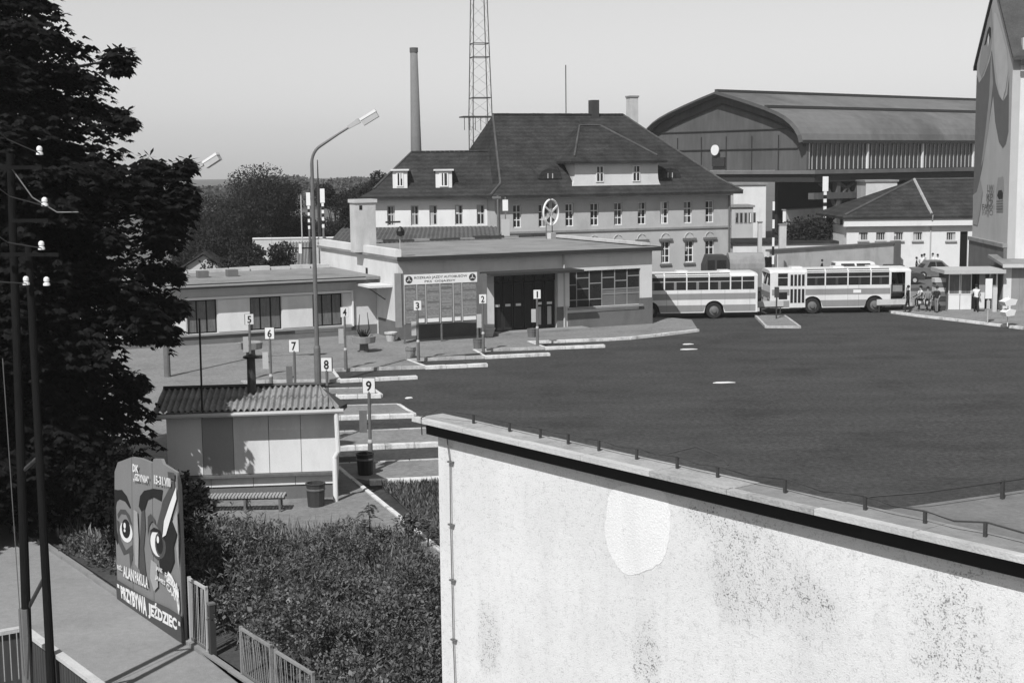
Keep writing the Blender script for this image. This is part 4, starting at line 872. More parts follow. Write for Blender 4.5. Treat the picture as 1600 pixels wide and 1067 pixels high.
# ================================================================== other vehicles
def car(label, loc, deg, paint, L=4.1, H=1.42, Wd=1.6, van=False, cat='car'):
    t = thing('van' if van else 'parked_car', label, cat, loc, deg)
    if van: P = [(0, .3), (L, .3), (L, .95), (L - .25, 1.1), (L - .6, 1.15), (0, 1.2)]
    else: P = [(0, .32), (L, .32), (L + .03, .6), (L - .08, .78), (L - 1.1, .88), (1.0, .9), (.1, .86), (-.03, .6)]
    MB().extr(P, -Wd / 2, Wd / 2).build('body', paint, t)
    C = [(.05, 1.2), (L - .55, 1.2), (L - 1.0, H), (.1, H)] if van else [(.75, .9), (L - 1.05, .9), (L - 1.65, H), (1.25, H)]
    cab = MB(); n = len(C); V = [(x, -Wd / 2 + .06 + (.1 if z > 1.21 else 0), z) for x, z in C] + [(x, Wd / 2 - .06 - (.1 if z > 1.21 else 0), z) for x, z in C]
    cab.add(V, [tuple(range(n)), tuple(reversed(range(n, 2 * n)))] + [(i, n + i, n + (i + 1) % n, (i + 1) % n) for i in range(n)]); cb_ = cab.build('cabin', paint, t)
    for s in (-1, 1):
        y = s * (Wd / 2 - .055); z0, z1 = C[0][1] + .06, H - .08
        for f0, f1 in ((.14, .48), (.53, .88)):
            def X(f, z): k = (z - C[0][1]) / (H - C[0][1]); return (C[0][0] + (C[3][0] - C[0][0]) * k) * (1 - f) + (C[1][0] + (C[2][0] - C[1][0]) * k) * f
            Y = lambda z: s * (Wd / 2 - .06 - .1 * ((z - C[0][1]) / (H - C[0][1])) + .006)
            q = [(X(f0, z0), Y(z0), z0), (X(f1, z0), Y(z0), z0), (X(f1, z1), Y(z1), z1), (X(f0, z1), Y(z1), z1)]; MB().quad(*(q if s == -1 else q[::-1])).build('side_window', glass, cb_)
    for a, b2_, k in ((1, 2, 1), (0, 3, -1)):
        (x0, z0), (x1, z1) = C[a], C[b2_]; MB().quad((x0 + k * .008, -Wd / 2 + .16, z0 + .05), (x0 + k * .008, Wd / 2 - .16, z0 + .05), (x1 + k * .008, Wd / 2 - .24, z1 - .06), (x1 + k * .008, -Wd / 2 + .24, z1 - .06)).build('windscreen' if k == 1 else 'rear_window', glass, cb_)
    for wx in (.75, L - .8):
        for s in (-1, 1):
            w_ = MB().lathe([(.18, -.09), (.3, -.09), (.31, 0), (.3, .09), (.18, .09)], (0, 0, 0), 16).build('wheel', rubber, t); w_.matrix_local = Matrix.Translation((wx, s * (Wd / 2 - .06), .31)) @ Matrix.Rotation(rad(90), 4, 'X')
            MB().lathe([(.17, -.1), (.16, .1)], (0, 0, 0), 10).build('rim', light_grey, w_)
    for s in (-1, 1): MB().box(L - .1, L + .05, s * .55 - .1, s * .55 + .1, .58, .74).build('headlight', porcelain, t)
    return t
q = D(1300, 425, 108); car('white van standing behind the roof of the right coach', (q[0], 108, 0), 0, white_paint, 4.0, 2.05, 1.8, True, 'van')
q = D(1360, 425, 112); car('dark saloon car behind the front of the right coach', (q[0], 112, 0), 3, steel_dark, 4.1, 1.5)
q = D(1424, 412, 117); car('dark grey car standing before the group by the white house', (q[0], 117, 0), 2, steel, 4.0, 1.46)
q = D(1098, 440, 100); t = thing('tarpaulin_truck', 'dark truck with rounded grey tarpaulin behind the left coach', 'truck', (q[0], 100, 0), 0)
MB().extr([(0, .6), (1.7, .6), (1.7, 2.9), (1.5, 3.2), (.25, 3.2), (.0, 2.5)], -1.0, 1.0).build('cab', steel_dark, t); box('side_window', glass, t, .2, .7, -1.02, -1.003, 2.0, 2.9); box('side_window', glass, t, .85, 1.5, -1.02, -1.003, 2.0, 2.9)
MB().extx([(-1.1, 1.0)] + [(1.1 * -math.cos(q_), 2.3 + 1.05 * math.sin(q_)) for q_ in np.linspace(0, math.pi, 11)] + [(1.1, 1.0)], 1.75, 4.2).build('tarpaulin', concrete, t); box('bed', steel_dark, t, 1.72, 4.3, -1.1, 1.1, .7, .99)
for wx in (.8, 3.5):
    for s in (-1, 1):
        w_ = MB().lathe([(.2, -.12), (.45, -.12), (.47, 0), (.45, .12), (.2, .12)], (0, 0, 0), 16).build('wheel', rubber, t); w_.matrix_local = Matrix.Translation((wx, s * .9, .47)) @ Matrix.Rotation(rad(90), 4, 'X')
# low painted benches at the stops
def stop_bench(p0, p1, label):
    a, c = G(*p0), G(*p1); L = np.linalg.norm(c - a); t = thing('stop_bench', label, 'bench', (a[0], a[1], .01), math.degrees(math.atan2(c[1] - a[1], c[0] - a[0])), 'painted benches at the far stops')
    for k in range(3): box('seat_board', plinth_m, t, 0, L, .0 + k * .14, .12 + k * .14, .42, .46)
    box('back_board', concrete_lt, t, -.03, L + .03, -.05, -.012, .5, .86)
    for x in (.15, L - .15): box('leg', steel_dark, t, x - .03, x + .03, 0, .4, 0, .42); 
    return t
stop_bench((1185, 492), (1223, 491), 'light backed bench on the traffic island'); stop_bench((1370, 489), (1416, 488), 'light backed bench before the front wheel of the right coach'); stop_bench((1433, 487), (1453, 487), 'short light bench between the right coach and the booth')

# ================================================================== people
def person(label, loc, deg, top, legs, h=1.74, sit=False, arm=(.15, .1), lean=0.0):
    J = {'pel': (0, 0, .95), 'wst': (0, 0, 1.12), 'chs': (lean * .5, 0, 1.38), 'nck': (lean, 0, 1.52), 'hd0': (lean + .02, 0, 1.6), 'hd1': (lean + .02, 0, 1.74)}
    Rr = {'pel': (.15, .12), 'wst': (.14, .105), 'chs': (.175, .115), 'nck': (.06, .06), 'hd0': (.08, .09), 'hd1': (.075, .085)}
    Ed = [('pel', 'wst'), ('wst', 'chs'), ('chs', 'nck'), ('nck', 'hd0'), ('hd0', 'hd1')]
    for s, n_, f_ in ((1, 'l', arm[0]), (-1, 'r', arm[1])):
        J['sh' + n_] = (lean * .9, s * .19, 1.43); J['el' + n_] = (lean + f_ * .5, s * .25, 1.15); J['wr' + n_] = (lean + .08 + f_ * 1.2, s * .22, .95 + f_ * .35); J['hn' + n_] = (lean + .12 + f_ * 1.4, s * .21, .86 + f_ * .4)
        Rr.update({'sh' + n_: (.065, .065), 'el' + n_: (.045, .045), 'wr' + n_: (.032, .032), 'hn' + n_: (.036, .02)}); Ed += [('chs', 'sh' + n_), ('sh' + n_, 'el' + n_), ('el' + n_, 'wr' + n_), ('wr' + n_, 'hn' + n_)]
        st_ = .1 * s if not sit else 0
        if sit: J.update({'kn' + n_: (.45, s * .12, .92), 'an' + n_: (.42, s * .12, .5), 'to' + n_: (.58, s * .13, .47)})
        else: J.update({'kn' + n_: (.03 + st_ * .8, s * .1, .5), 'an' + n_: (st_ * 1.2, s * .1, .08), 'to' + n_: (.17 + st_ * 1.2, s * .12, .04)})
        J['hp' + n_] = (0, s * .1, .88)
        Rr.update({'hp' + n_: (.095, .095), 'kn' + n_: (.062, .062), 'an' + n_: (.045, .045), 'to' + n_: (.04, .03)}); Ed += [('pel', 'hp' + n_), ('hp' + n_, 'kn' + n_), ('kn' + n_, 'an' + n_), ('an' + n_, 'to' + n_)]
    ks = list(J); off = -.47 if sit else 0; s_ = h / 1.82
    me = bpy.data.meshes.new('sk'); me.from_pydata([(J[k][0] * s_, J[k][1] * s_, (J[k][2] + off) * s_) for k in ks], [(ks.index(a), ks.index(b)) for a, b in Ed], []); ob = bpy.data.objects.new('sk', me); COL.objects.link(ob)
    ob.modifiers.new('s', 'SKIN'); sv = me.skin_vertices[0].data
    for i, k in enumerate(ks): sv[i].radius = (Rr[k][0] * s_, Rr[k][1] * s_); sv[i].use_root = (k == 'pel')
    ob.modifiers.new('d', 'SUBSURF').levels = 1
    nm = bpy.data.meshes.new_from_object(ob.evaluated_get(bpy.context.evaluated_depsgraph_get())); bpy.data.objects.remove(ob); nm.materials.clear()
    t = thing('person', label, 'person', loc, deg, None); bd = link('body', nm, [skin, top, legs, cloth_dark], t)
    waist = (1.02 + off) * s_
    for p in nm.polygons:
        x, y, z = p.center; z_ = z / s_ - off
        if z_ > 1.5: mi = 0
        elif z_ > 1.0 and not (sit and x > .15 and abs(y) > .18): mi = 1 if not (abs(y) > .21 and z_ < 1.2) else 0
        elif abs(y) > .17 * s_ and z_ > .8 and not sit: mi = 0
        elif z_ < .1: mi = 3
        else: mi = 2
        p.material_index = mi; p.use_smooth = True
    MB().lathe([(.085, 0), (.1, .06), (.085, .13), (.03, .165)], ((lean - .01) * s_, 0, (1.67 + off) * s_), 10).build('hair', hair_m, t, True)
    for yy in (-.03, .03): box('eye', hair_m, bd, (lean + .105) * s_, (lean + .112) * s_, yy - .012, yy + .012, (1.665 + off) * s_, (1.68 + off) * s_)
    return t
q = D(1284, 436, 115); person('person in black walking along the yard wall behind the right coach', (q[0], 115, 0), 160, cloth_dark, cloth_dark, 1.78)
q = G(1523, 487, .12); person('person in white shirt and dark trousers at the booth door', (q[0], q[1] - .2, .12), 70, cloth_white, cloth_dark, 1.75, arm=(.25, .2))
q = G(1434, 489, .12); person('person in dark clothes standing at the front of the right coach', (q[0] - .55, q[1] + .3, .12), 150, cloth_dark, cloth_dark, 1.72)
q = G(1442, 487, .12); person('person in white shirt leaning forward on the short bench', (q[0], q[1] + .25, .48), 200, cloth_white, cloth_dark, 1.72, True, (.3, .3), .12)
q = G(1451, 487, .12); person('person in pale top seated beside the white shirted one', (q[0], q[1] + .25, .48), 250, cloth_grey, cloth_dark, 1.62, True, (.2, .25), .05)
q = G(1463, 489, .12); person('person in dark coat waiting left of the booth', (q[0] + .1, q[1] + .3, .12), 230, cloth_dark, cloth_grey, 1.66)
for i, (p, y0, lab, top, hh) in enumerate(((1440, 393, 'leftmost white shirted person behind the dark grey car', cloth_white, 1.74), (1446, 391, 'second white shirted person from the left behind the dark grey car', cloth_white, 1.78), (1457, 390, 'tallest white shirted person behind the dark grey car', cloth_white, 1.84), (1467, 393, 'rightmost white shirted person behind the dark grey car', cloth_white, 1.72), (1432, 401, 'person in dark top at the left end of the group', cloth_dark, 1.5))):
    q = D(p, 415, 120.5); person(lab, (q[0], 120.5 + .4 * (i % 2), 0), 60 + 70 * i, top, cloth_dark, hh)
# luggage trolley heap beside the booth
q = G(1466, 487, .12); t = thing('crate_stack', 'leaning stack of dark and light crates left of the booth', 'crates', (q[0] + .35, q[1] + .9, .12), 5)
for k in range(7): MB().box(-.45 + .03 * (k % 3), .4 + .04 * (k % 2), -.3, .3, k * .3, k * .3 + .27).build('crate', concrete_lt if k in (4, 6) else (plinth_m if k % 2 else steel_dark), t)

# ================================================================== kiosk with corrugated roof
KF = Frame((-9.85, 39.8), 6.0); KL = 4.78
ks = thing('kiosk', 'small panelled kiosk under a corrugated roof, half in tree shade', 'kiosk', (*KF.o[:2], .13), KF.deg)
zl = KF.px(400, 742)[1] - .13; zw = 2.62
box('core', plinth_m, ks, .03, KL - .03, .06, 2.6, 0, zw)
edges = [0, .185, .375, .565, .755, .93] ; edges = [0, .208, .39, .6, .79, 1.0]
for i in range(5): box('wall_panel', panel_light if i != 1 else M('kiosk_panel_shaded', .3, .8, .12), ks, edges[i] * KL + .008, edges[i + 1] * KL - .008, 0, .05, zl + .05, zw)  # second panel darker: tree shade put into its colour
box('counter_ledge', wood_grey, ks, -.1, KL + .02, -.16, -.002, zl - .03, zl + .04)
for i in range(4): box('lower_panel', panel_light, ks, i * KL / 4 + .008, (i + 1) * KL / 4 - .008, .02, .055, .42, zl - .04)
for i in range(4): box('side_panel', panel_light, ks, KL - .02, KL + .015, .06 + i * .63, .06 + (i + .98) * .63, .42, zw)
# corrugated sheets
ye, yr, ze, zr = -.52, 1.55, 2.72, 3.05
x0, x1 = -.25, KL + .12; ncol, nrow = 6, 2; wl_ = (x1 - x0) / ncol
def corr(c, r):
    per = 5; n = per * 8; V = []
    for row in (0, 1):
        f = (r + row) / nrow if row == 0 or r == nrow - 1 else (r + row) / nrow + .03
        y = ye + (yr - ye) * f; z = ze + (zr - ze) * f + (.014 if r == 0 and row == 1 else 0) + (.028 if r == 1 and row == 0 else 0)
        y -= .0 if row else (.05 if r else 0)
        for k in range(n + 1):
            xx = x0 + wl_ * (c + k / n); ph = 2 * math.pi * k / 8
            cut = max(0, xx - (x1 - .75 * f * 1.0 + .0)) * 0
            V.append((xx, y, z + .042 * math.cos(ph)))
    m_ = n + 1; return V, [(k, k + 1, m_ + k + 1, m_ + k) for k in range(n)]
for c in range(ncol):
    for r in range(nrow):
        V, F = corr(c, r)
        # the right end is cut on the slant like a hip
        V = [(min(p[0], x1 - .62 * (p[1] - ye) / (yr - ye)), p[1], p[2]) for p in V]
        MB().add(V, F).build('roof_sheet', asbestos, ks, False)
MB().add([(x1, ye, ze), (x1 + .22, ye + .55, ze + .02), (x1 - .62, yr, zr), (x1 + .1, ye, ze - .12), (x1 + .22, ye + .55, ze - .1)], [(0, 1, 2), (0, 3, 4, 1)]).build('hip_end_shaded', steel_dark, ks)  # end facet turned from the sun, its shade put into a dark colour
MB().add([(x0, yr, zr), (x1 - .62, yr, zr), (x1 + .2, 3.3, ze), (x0, 3.3, ze), (x0, ye, ze)], [(0, 1, 2, 3), (0, 3, 4), (1, 2, 2)] if False else [(0, 1, 2, 3), (0, 3, 4)]).build('rear_slope', asbestos, ks)
MB().tube([(x0, yr, zr + .05), (x1 - .6, yr, zr + .05)], .06, 6).build('ridge_cap', steel_dark, ks)
MB().tube([(x0 - .1, ye - .06, ze - .12), (x1 + .12, ye - .06, ze - .09)], .065, 8).build('gutter', light_grey, ks)
box('dark_eave_strip', wood_dark, ks, x0, x1, ye + .02, ye + .06, ze - .14, ze - .05)
pc = KF.px(525, 793, -.45)[0]
MB().tube([(pc, -.45, -.03), (pc, -.45, 1.25)], .075, 10).build('canopy_post', white_paint, ks); MB().tube([(pc, -.45, 1.25), (pc + .1, -.5, 1.45), (pc + .08, -.54, ze - .15)], .07, 10).build('rain_pipe', white_paint, ks)
q = KF.px(393, 590, 1.0); zc1 = KF.px(393, 560, 1.0)[1] - .13
cp = MB().lathe([(.13, 2.9), (.12, zc1)], (q[0], 1.0, 0), 10).build('stove_pipe', steel_dark, ks); MB().lathe([(.05, zc1), (.24, zc1 + .02), (.22, zc1 + .07), (.03, zc1 + .14)], (q[0], 1.0, 0), 10).build('cowl', black_paint, cp)
q = KF.px(316, 640, -.4); MB().tube([(q[0], -.42, 2.5), (q[0] + .02, -.42, KF.px(316, 497, -.42)[1] - .13)], .03, 6).build('aerial_mast', black_paint, ks)
# park bench in front
bL, bR = G(322, 806), G(446, 806)
pb = thing('park_bench', 'backless slatted bench on iron legs before the kiosk', 'bench', (bL[0], bL[1], .13), math.degrees(math.atan2(bR[1] - bL[1], bR[0] - bL[0])) + 4)
Lb = np.linalg.norm(bR - bL); ns = 24
slat = MB().box(-.033, .033, -.24, .24, .41, .46).build('slat', M('bench_wood', .36, .85, .3, 3, 30, .3, 60), pb); slat.location = (.05, 0, 0)
for i in range(1, ns): s_ = slat.copy(); COL.objects.link(s_); s_.parent = pb; s_.location = (.05 + i * (Lb - .1) / (ns - 1), random.uniform(-.008, .008), random.uniform(-.004, .004))
for y in (-.18, .18): box('bearer', steel_dark, pb, 0, Lb, y - .025, y + .025, .36, .418)
for x in (.2, Lb * .5, Lb - .15):
    for y in (-.19, .19): box('leg', steel, pb, x - .03, x + .03, y - .024, y + .024, -.01, .36)

# ================================================================== painted cinema billboard
BB = Frame(PB, math.degrees(math.atan2(PD[1], PD[0])))
bb = thing('billboard', 'hand painted cinema billboard with two staring eyes and white lettering', 'billboard', (*PB, 0), BB.deg)
poster = M('poster_grey', .2, .85, .14, .9, 22); pk = M('poster_black', .014, .8, .2, 2, 22); pd = M('poster_dark', .07, .85, .2, 1.5, 22); pw = M('poster_white', .72, .8, .08, 2, 22); pm = M('poster_pale', .33, .85, .14, 1.5, 22)
def bp(x, y, d=0.0): a, z = BB.px(x, y, d); return (a, d, z)
def bz_(x, y): return (165 + x / 2.83, 690 + y / 2.83)       # enlarged crop to photograph
def panel(P):
    q = [BB.px(*p) for p in P]; MB().extr(q, 0.0, .06).build('board_panel', poster, bb)
panel([(184.5, 934), (179, 800), (179, 737), (184, 722), (205.4, 714), (206, 800), (208, 950)])
panel([(209, 951), (206.8, 800), (206.2, 714), (220, 716), (237, 723), (238, 800), (241, 973.5)])
panel([(242, 974), (239, 800), (238, 723), (240, 716.5), (252, 717), (255, 725), (276, 738), (280, 760), (284, 860), (289, 1006)])
for x in (.25, 1.9, 3.5): MB().box(x - .06, x + .06, .065, .17, 0, 3.0).build('rear_post', wood_dark, bb)
box('rear_rail', wood_dark, bb, 0, 3.7, .175, .23, 1.6, 1.72)
pl_n = [0]
def paint(P, mat, z=True):
    pl_n[0] += 1; d = -.002 - .0016 * pl_n[0]
    MB().poly([bp(*(bz_(*p) if z else p), d) for p in P]).build('painted_shape', mat, bb)
def ell(cx, cy, rx, ry, n=18, sk=0.35): return [(cx + rx * math.cos(t), cy + ry * math.sin(t) + sk * rx * math.cos(t)) for t in np.linspace(0, 2 * math.pi, n, endpoint=False)]
paint([(40, 210), (58, 215), (46, 290), (50, 390), (60, 440), (52, 455), (38, 410)], pk)
paint([(45, 214), (72, 212), (94, 240), (112, 290), (108, 296), (86, 264), (62, 254), (46, 268)], pk)
paint([(52, 320), (66, 298), (88, 300), (106, 325), (118, 372), (108, 360), (90, 322), (68, 318), (56, 340)], pd)
paint([(50, 345), (60, 352), (66, 430), (90, 480), (118, 455), (122, 500), (110, 560), (104, 490), (80, 500), (58, 450)], pd)
paint(ell(91, 398, 28, 46), pw); paint(ell(90, 384, 19, 42), pk); paint(ell(84, 370, 5, 13), pw); paint(ell(84, 392, 4, 7), pw)
paint([(146, 285), (152, 240), (170, 216), (210, 207), (252, 212), (246, 262), (212, 244), (186, 256), (172, 300), (160, 312)], pk)
paint([(158, 310), (172, 300), (176, 380), (168, 470), (176, 560), (186, 640), (160, 615), (148, 560), (152, 430)], pd)
paint([(186, 330), (200, 318), (216, 340), (224, 372), (206, 350), (192, 372), (186, 420)], pd)
paint([(252, 262), (302, 165), (306, 205), (282, 270), (256, 350), (248, 412), (226, 372), (244, 300)], pd)
paint([(196, 392), (210, 388), (200, 420), (206, 470), (222, 505), (240, 515), (228, 520), (206, 498), (194, 450)], pd)
paint([(262, 430), (274, 372), (290, 330), (306, 352), (314, 410), (300, 462), (303, 530), (286, 575), (262, 585), (240, 560), (236, 525), (258, 500)], pk)
paint(ell(230, 450, 36, 66, sk=.5), pd); paint(ell(228, 450, 30, 56, sk=.5), pw); paint(ell(238, 454, 20, 52, sk=.5), pd); paint(ell(239, 454, 15, 42, sk=.5), pk); paint(ell(231, 432, 5, 16), pw)
paint([(196, 392), (214, 378), (240, 392), (262, 440), (250, 424), (230, 400), (210, 398)], pk)
paint([(124, 300), (140, 310), (146, 430), (144, 560), (130, 540), (126, 420)], pm)
paint([(200, 520), (226, 540), (232, 640), (214, 660), (196, 600)], pm)
paint([(311, 200), (313, 252), (290, 330), (266, 412), (251, 422), (258, 350), (284, 272)], pw)
paint([(274, 132), (304, 138), (305, 168), (276, 158)], pd)
paint([(296, 352), (316, 300), (324, 420), (322, 560), (312, 470), (318, 410)], pm)
paint([(276, 572), (292, 592), (322, 650), (327, 740), (322, 765), (314, 700), (296, 640), (268, 615)], pw)
paint([(44, 605), (120, 652), (200, 698), (280, 735), (338, 772), (351, 893), (290, 868), (190, 806), (100, 738), (50, 694)], pd)
pl_n[0] += 1
def btext(s, q, bold=.03):
    pl_n[0] += 1; d = -.004 - .0016 * pl_n[0]; lettering(s, [bp(*bz_(*p), d) for p in q], pw, bb, bold, 'poster_lettering')
btext('PRZYBYWA', [(70, 690), (183, 772), (180, 690), (65, 634)], .05); btext('JEŹDZIEC', [(190, 778), (317, 848), (313, 764), (186, 692)], .05)
btext('DK', [(119, 132), (145, 138), (145, 104), (119, 97)], .04); btext('„GDYNIA”', [(122, 176), (192, 190), (190, 152), (122, 136)], .03); btext('15-31.VIII', [(214, 186), (287, 200), (286, 162), (214, 146)], .03)
btext('REŻ.', [(52, 562), (74, 572), (72, 546), (50, 536)], .03); btext('ALAN', [(78, 594), (126, 620), (124, 566), (76, 546)], .03); btext('PAKULA', [(130, 622), (188, 650), (186, 598), (128, 570)], .03)
btext('JANE', [(222, 570), (250, 586), (250, 562), (222, 545)], .02); btext('FONDA', [(262, 600), (318, 660), (320, 628), (262, 574)], .02); btext('JAMES', [(218, 608), (262, 640), (264, 616), (220, 586)], .02); btext('CAAN', [(268, 646), (318, 716), (320, 684), (270, 620)], .02)
paint([(50, 626), (60, 632), (61, 648), (52, 642)], pw); paint([(321, 792), (330, 797), (331, 816), (322, 811)], pw)

# ================================================================== fences along the footpath
def fence_panel(s0, s1, h, label, lean=0.0, n=15, frame=True):
    t = thing('fence_panel', label, 'fence', (*(PB + PD * s0 + PN * .1), .05), BB.deg, 'steel fence panels along the footpath'); L = s1 - s0
    fm = light_grey if s0 < 5 else concrete
    box('bottom_rail', steel, t, .0, L, -.02, .02, .08, .12); box('top_rail', fm, t, .0, L, -.025, .025, h - .05, h)
    for x in (0, L - .05): box('post', fm, t, x, x + .05, -.03, .03, -.05, h + .02)
    for i in range(n):
        x = .1 + (L - .2) * i / (n - 1); MB().tube([(x, 0, .12), (x + lean * random.uniform(.5, 1.3), random.uniform(-.02, .02), h - .05)], .0075, 5).build('bar', fm, t)
fence_panel(3.95, 4.85, 1.36, 'light steel fence panel at the right end of the billboard', .04, 9)
fence_panel(6.42, 7.75, .98, 'bent light steel fence panel among the weeds at the bottom edge', -.14, 13)
fence_panel(7.9, 9.4, .95, 'steel fence panel cut by the bottom edge', -.05, 13)
t = thing('fence_wall', 'old dark fence post standing alone by the footpath edging', 'fence', (*(PB + PD * 5.0 + PN * .12), 0), BB.deg); MB().box(-.06, .06, -.06, .06, 0, 1.1).build('post', steel_dark, t); box('cap', steel, t, -.07, .07, -.07, .07, 1.102, 1.14)
# plank railing at the bottom left corner
RZh = 1.2
cor = [(-15.6, 21.5), (-9.11, 25.5), (-6.91, 22.62), (-5.6, 20.9)]
rl = thing('plank_railing', 'plank railing with pale top rail in the bottom left corner', 'railing', (0, 0, 0))
for i in range(3):
    A, B = np.array(cor[i]), np.array(cor[i + 1]); L = np.linalg.norm(B - A); tdir = (B - A) / L
    MB().obox((*A, RZh), (*B, RZh), .16, .07).build('top_rail', concrete_lt, rl)
    n = int(L / .125)
    for k in range(n):
        p = A + tdir * (k + .5) * L / n; nn = np.array([-tdir[1], tdir[0]])
        qd = [p - tdir * .052 - nn * .012, p + tdir * .052 - nn * .012, p + tdir * .052 + nn * .012, p - tdir * .052 + nn * .012]
        MB().prism(qd, .08 + random.uniform(-.02, .02), RZh - .04).build('plank', M('railing_plank', .055, .9, .4, 2.5, 30, stretch=(3, 3, .3)), rl)

# ================================================================== double timber utility pole with insulators
pA = D(40, 1000, 24.0); pB = D(77, 1000, 23.9); pA[2] = pB[2] = 0
up = thing('utility_pole', 'double timber utility pole with white porcelain insulators at the left', 'utility pole', (pA[0], pA[1], 0))
def rel(p): return np.array(p) - np.array([pA[0], pA[1], 0])
tA = rel(D(16, 240, pA[1] + .1)); tB = rel(D(44, 385, pB[1] + .1))
MB().tube([(0, 0, 0), tA * .5, tA], [.085, .075, .065], 12).build('pole', wood_dark, up); bB = rel(pB)
MB().tube([bB, (bB + tB) / 2, tB], [.08, .07, .06], 12).build('pole', wood_dark, up)
MB().tube([(0, 0, -.05), (0, 0, 2.05)], .1, 8).build('concrete_stub', plinth_m, up)
for f in (.2, .45): a, c = tA * f, bB + (tB - bB) * (f + .12); MB().tube([a, c], .035, 6).build('cross_brace', steel_dark, up)
def ins(px_, py_, Y, sc_=1.0):
    p = rel(D(px_, py_, Y)); return MB().lathe([(.025, -.01), (.06, 0), (.055, .04), (.03, .05), (.05, .075), (.047, .12), (.02, .145)], p, 10).build('insulator', porcelain, up)
Yp = pA[1]
for y0, xa, xb in ((398, 2, 92), (262, 0, 66), (345, 20, 76)): MB().obox(rel(D(xa, y0, Yp - .2)), rel(D(xb, y0, Yp - .2)), .06, .06).build('crossarm', wood_dark, up)
for x, y in ((62, 242), (70, 322), (65, 390), (41, 445), (73, 446)): ins(x, y, Yp - .2)
for x, y, x2, y2 in ((62, 240, -60, 150), (70, 322, -60, 250), (65, 388, -60, 330), (41, 443, -60, 400)):
    a, c = rel(D(x, y, Yp - .2)), rel(D(x2, y2, Yp - 6)); mid = (a + c) / 2 - np.array([0, 0, .15]); MB().tube([a, mid, c], .01, 4).build('wire', steel_dark, up)
a = rel(D(22, 262, Yp)); MB().tube([a + np.array([0, -.15, 0]), a + np.array([.35, -.2, -.5]), a + np.array([.75, -.2, -.75]), a + np.array([1.1, -.2, -.75])], .012, 5).build('jumper_cable', steel, up)
MB().tube([rel(D(4, 560, Yp - .6)), (0, -.16, .9)], .008, 4).build('earth_wire', steel, up)

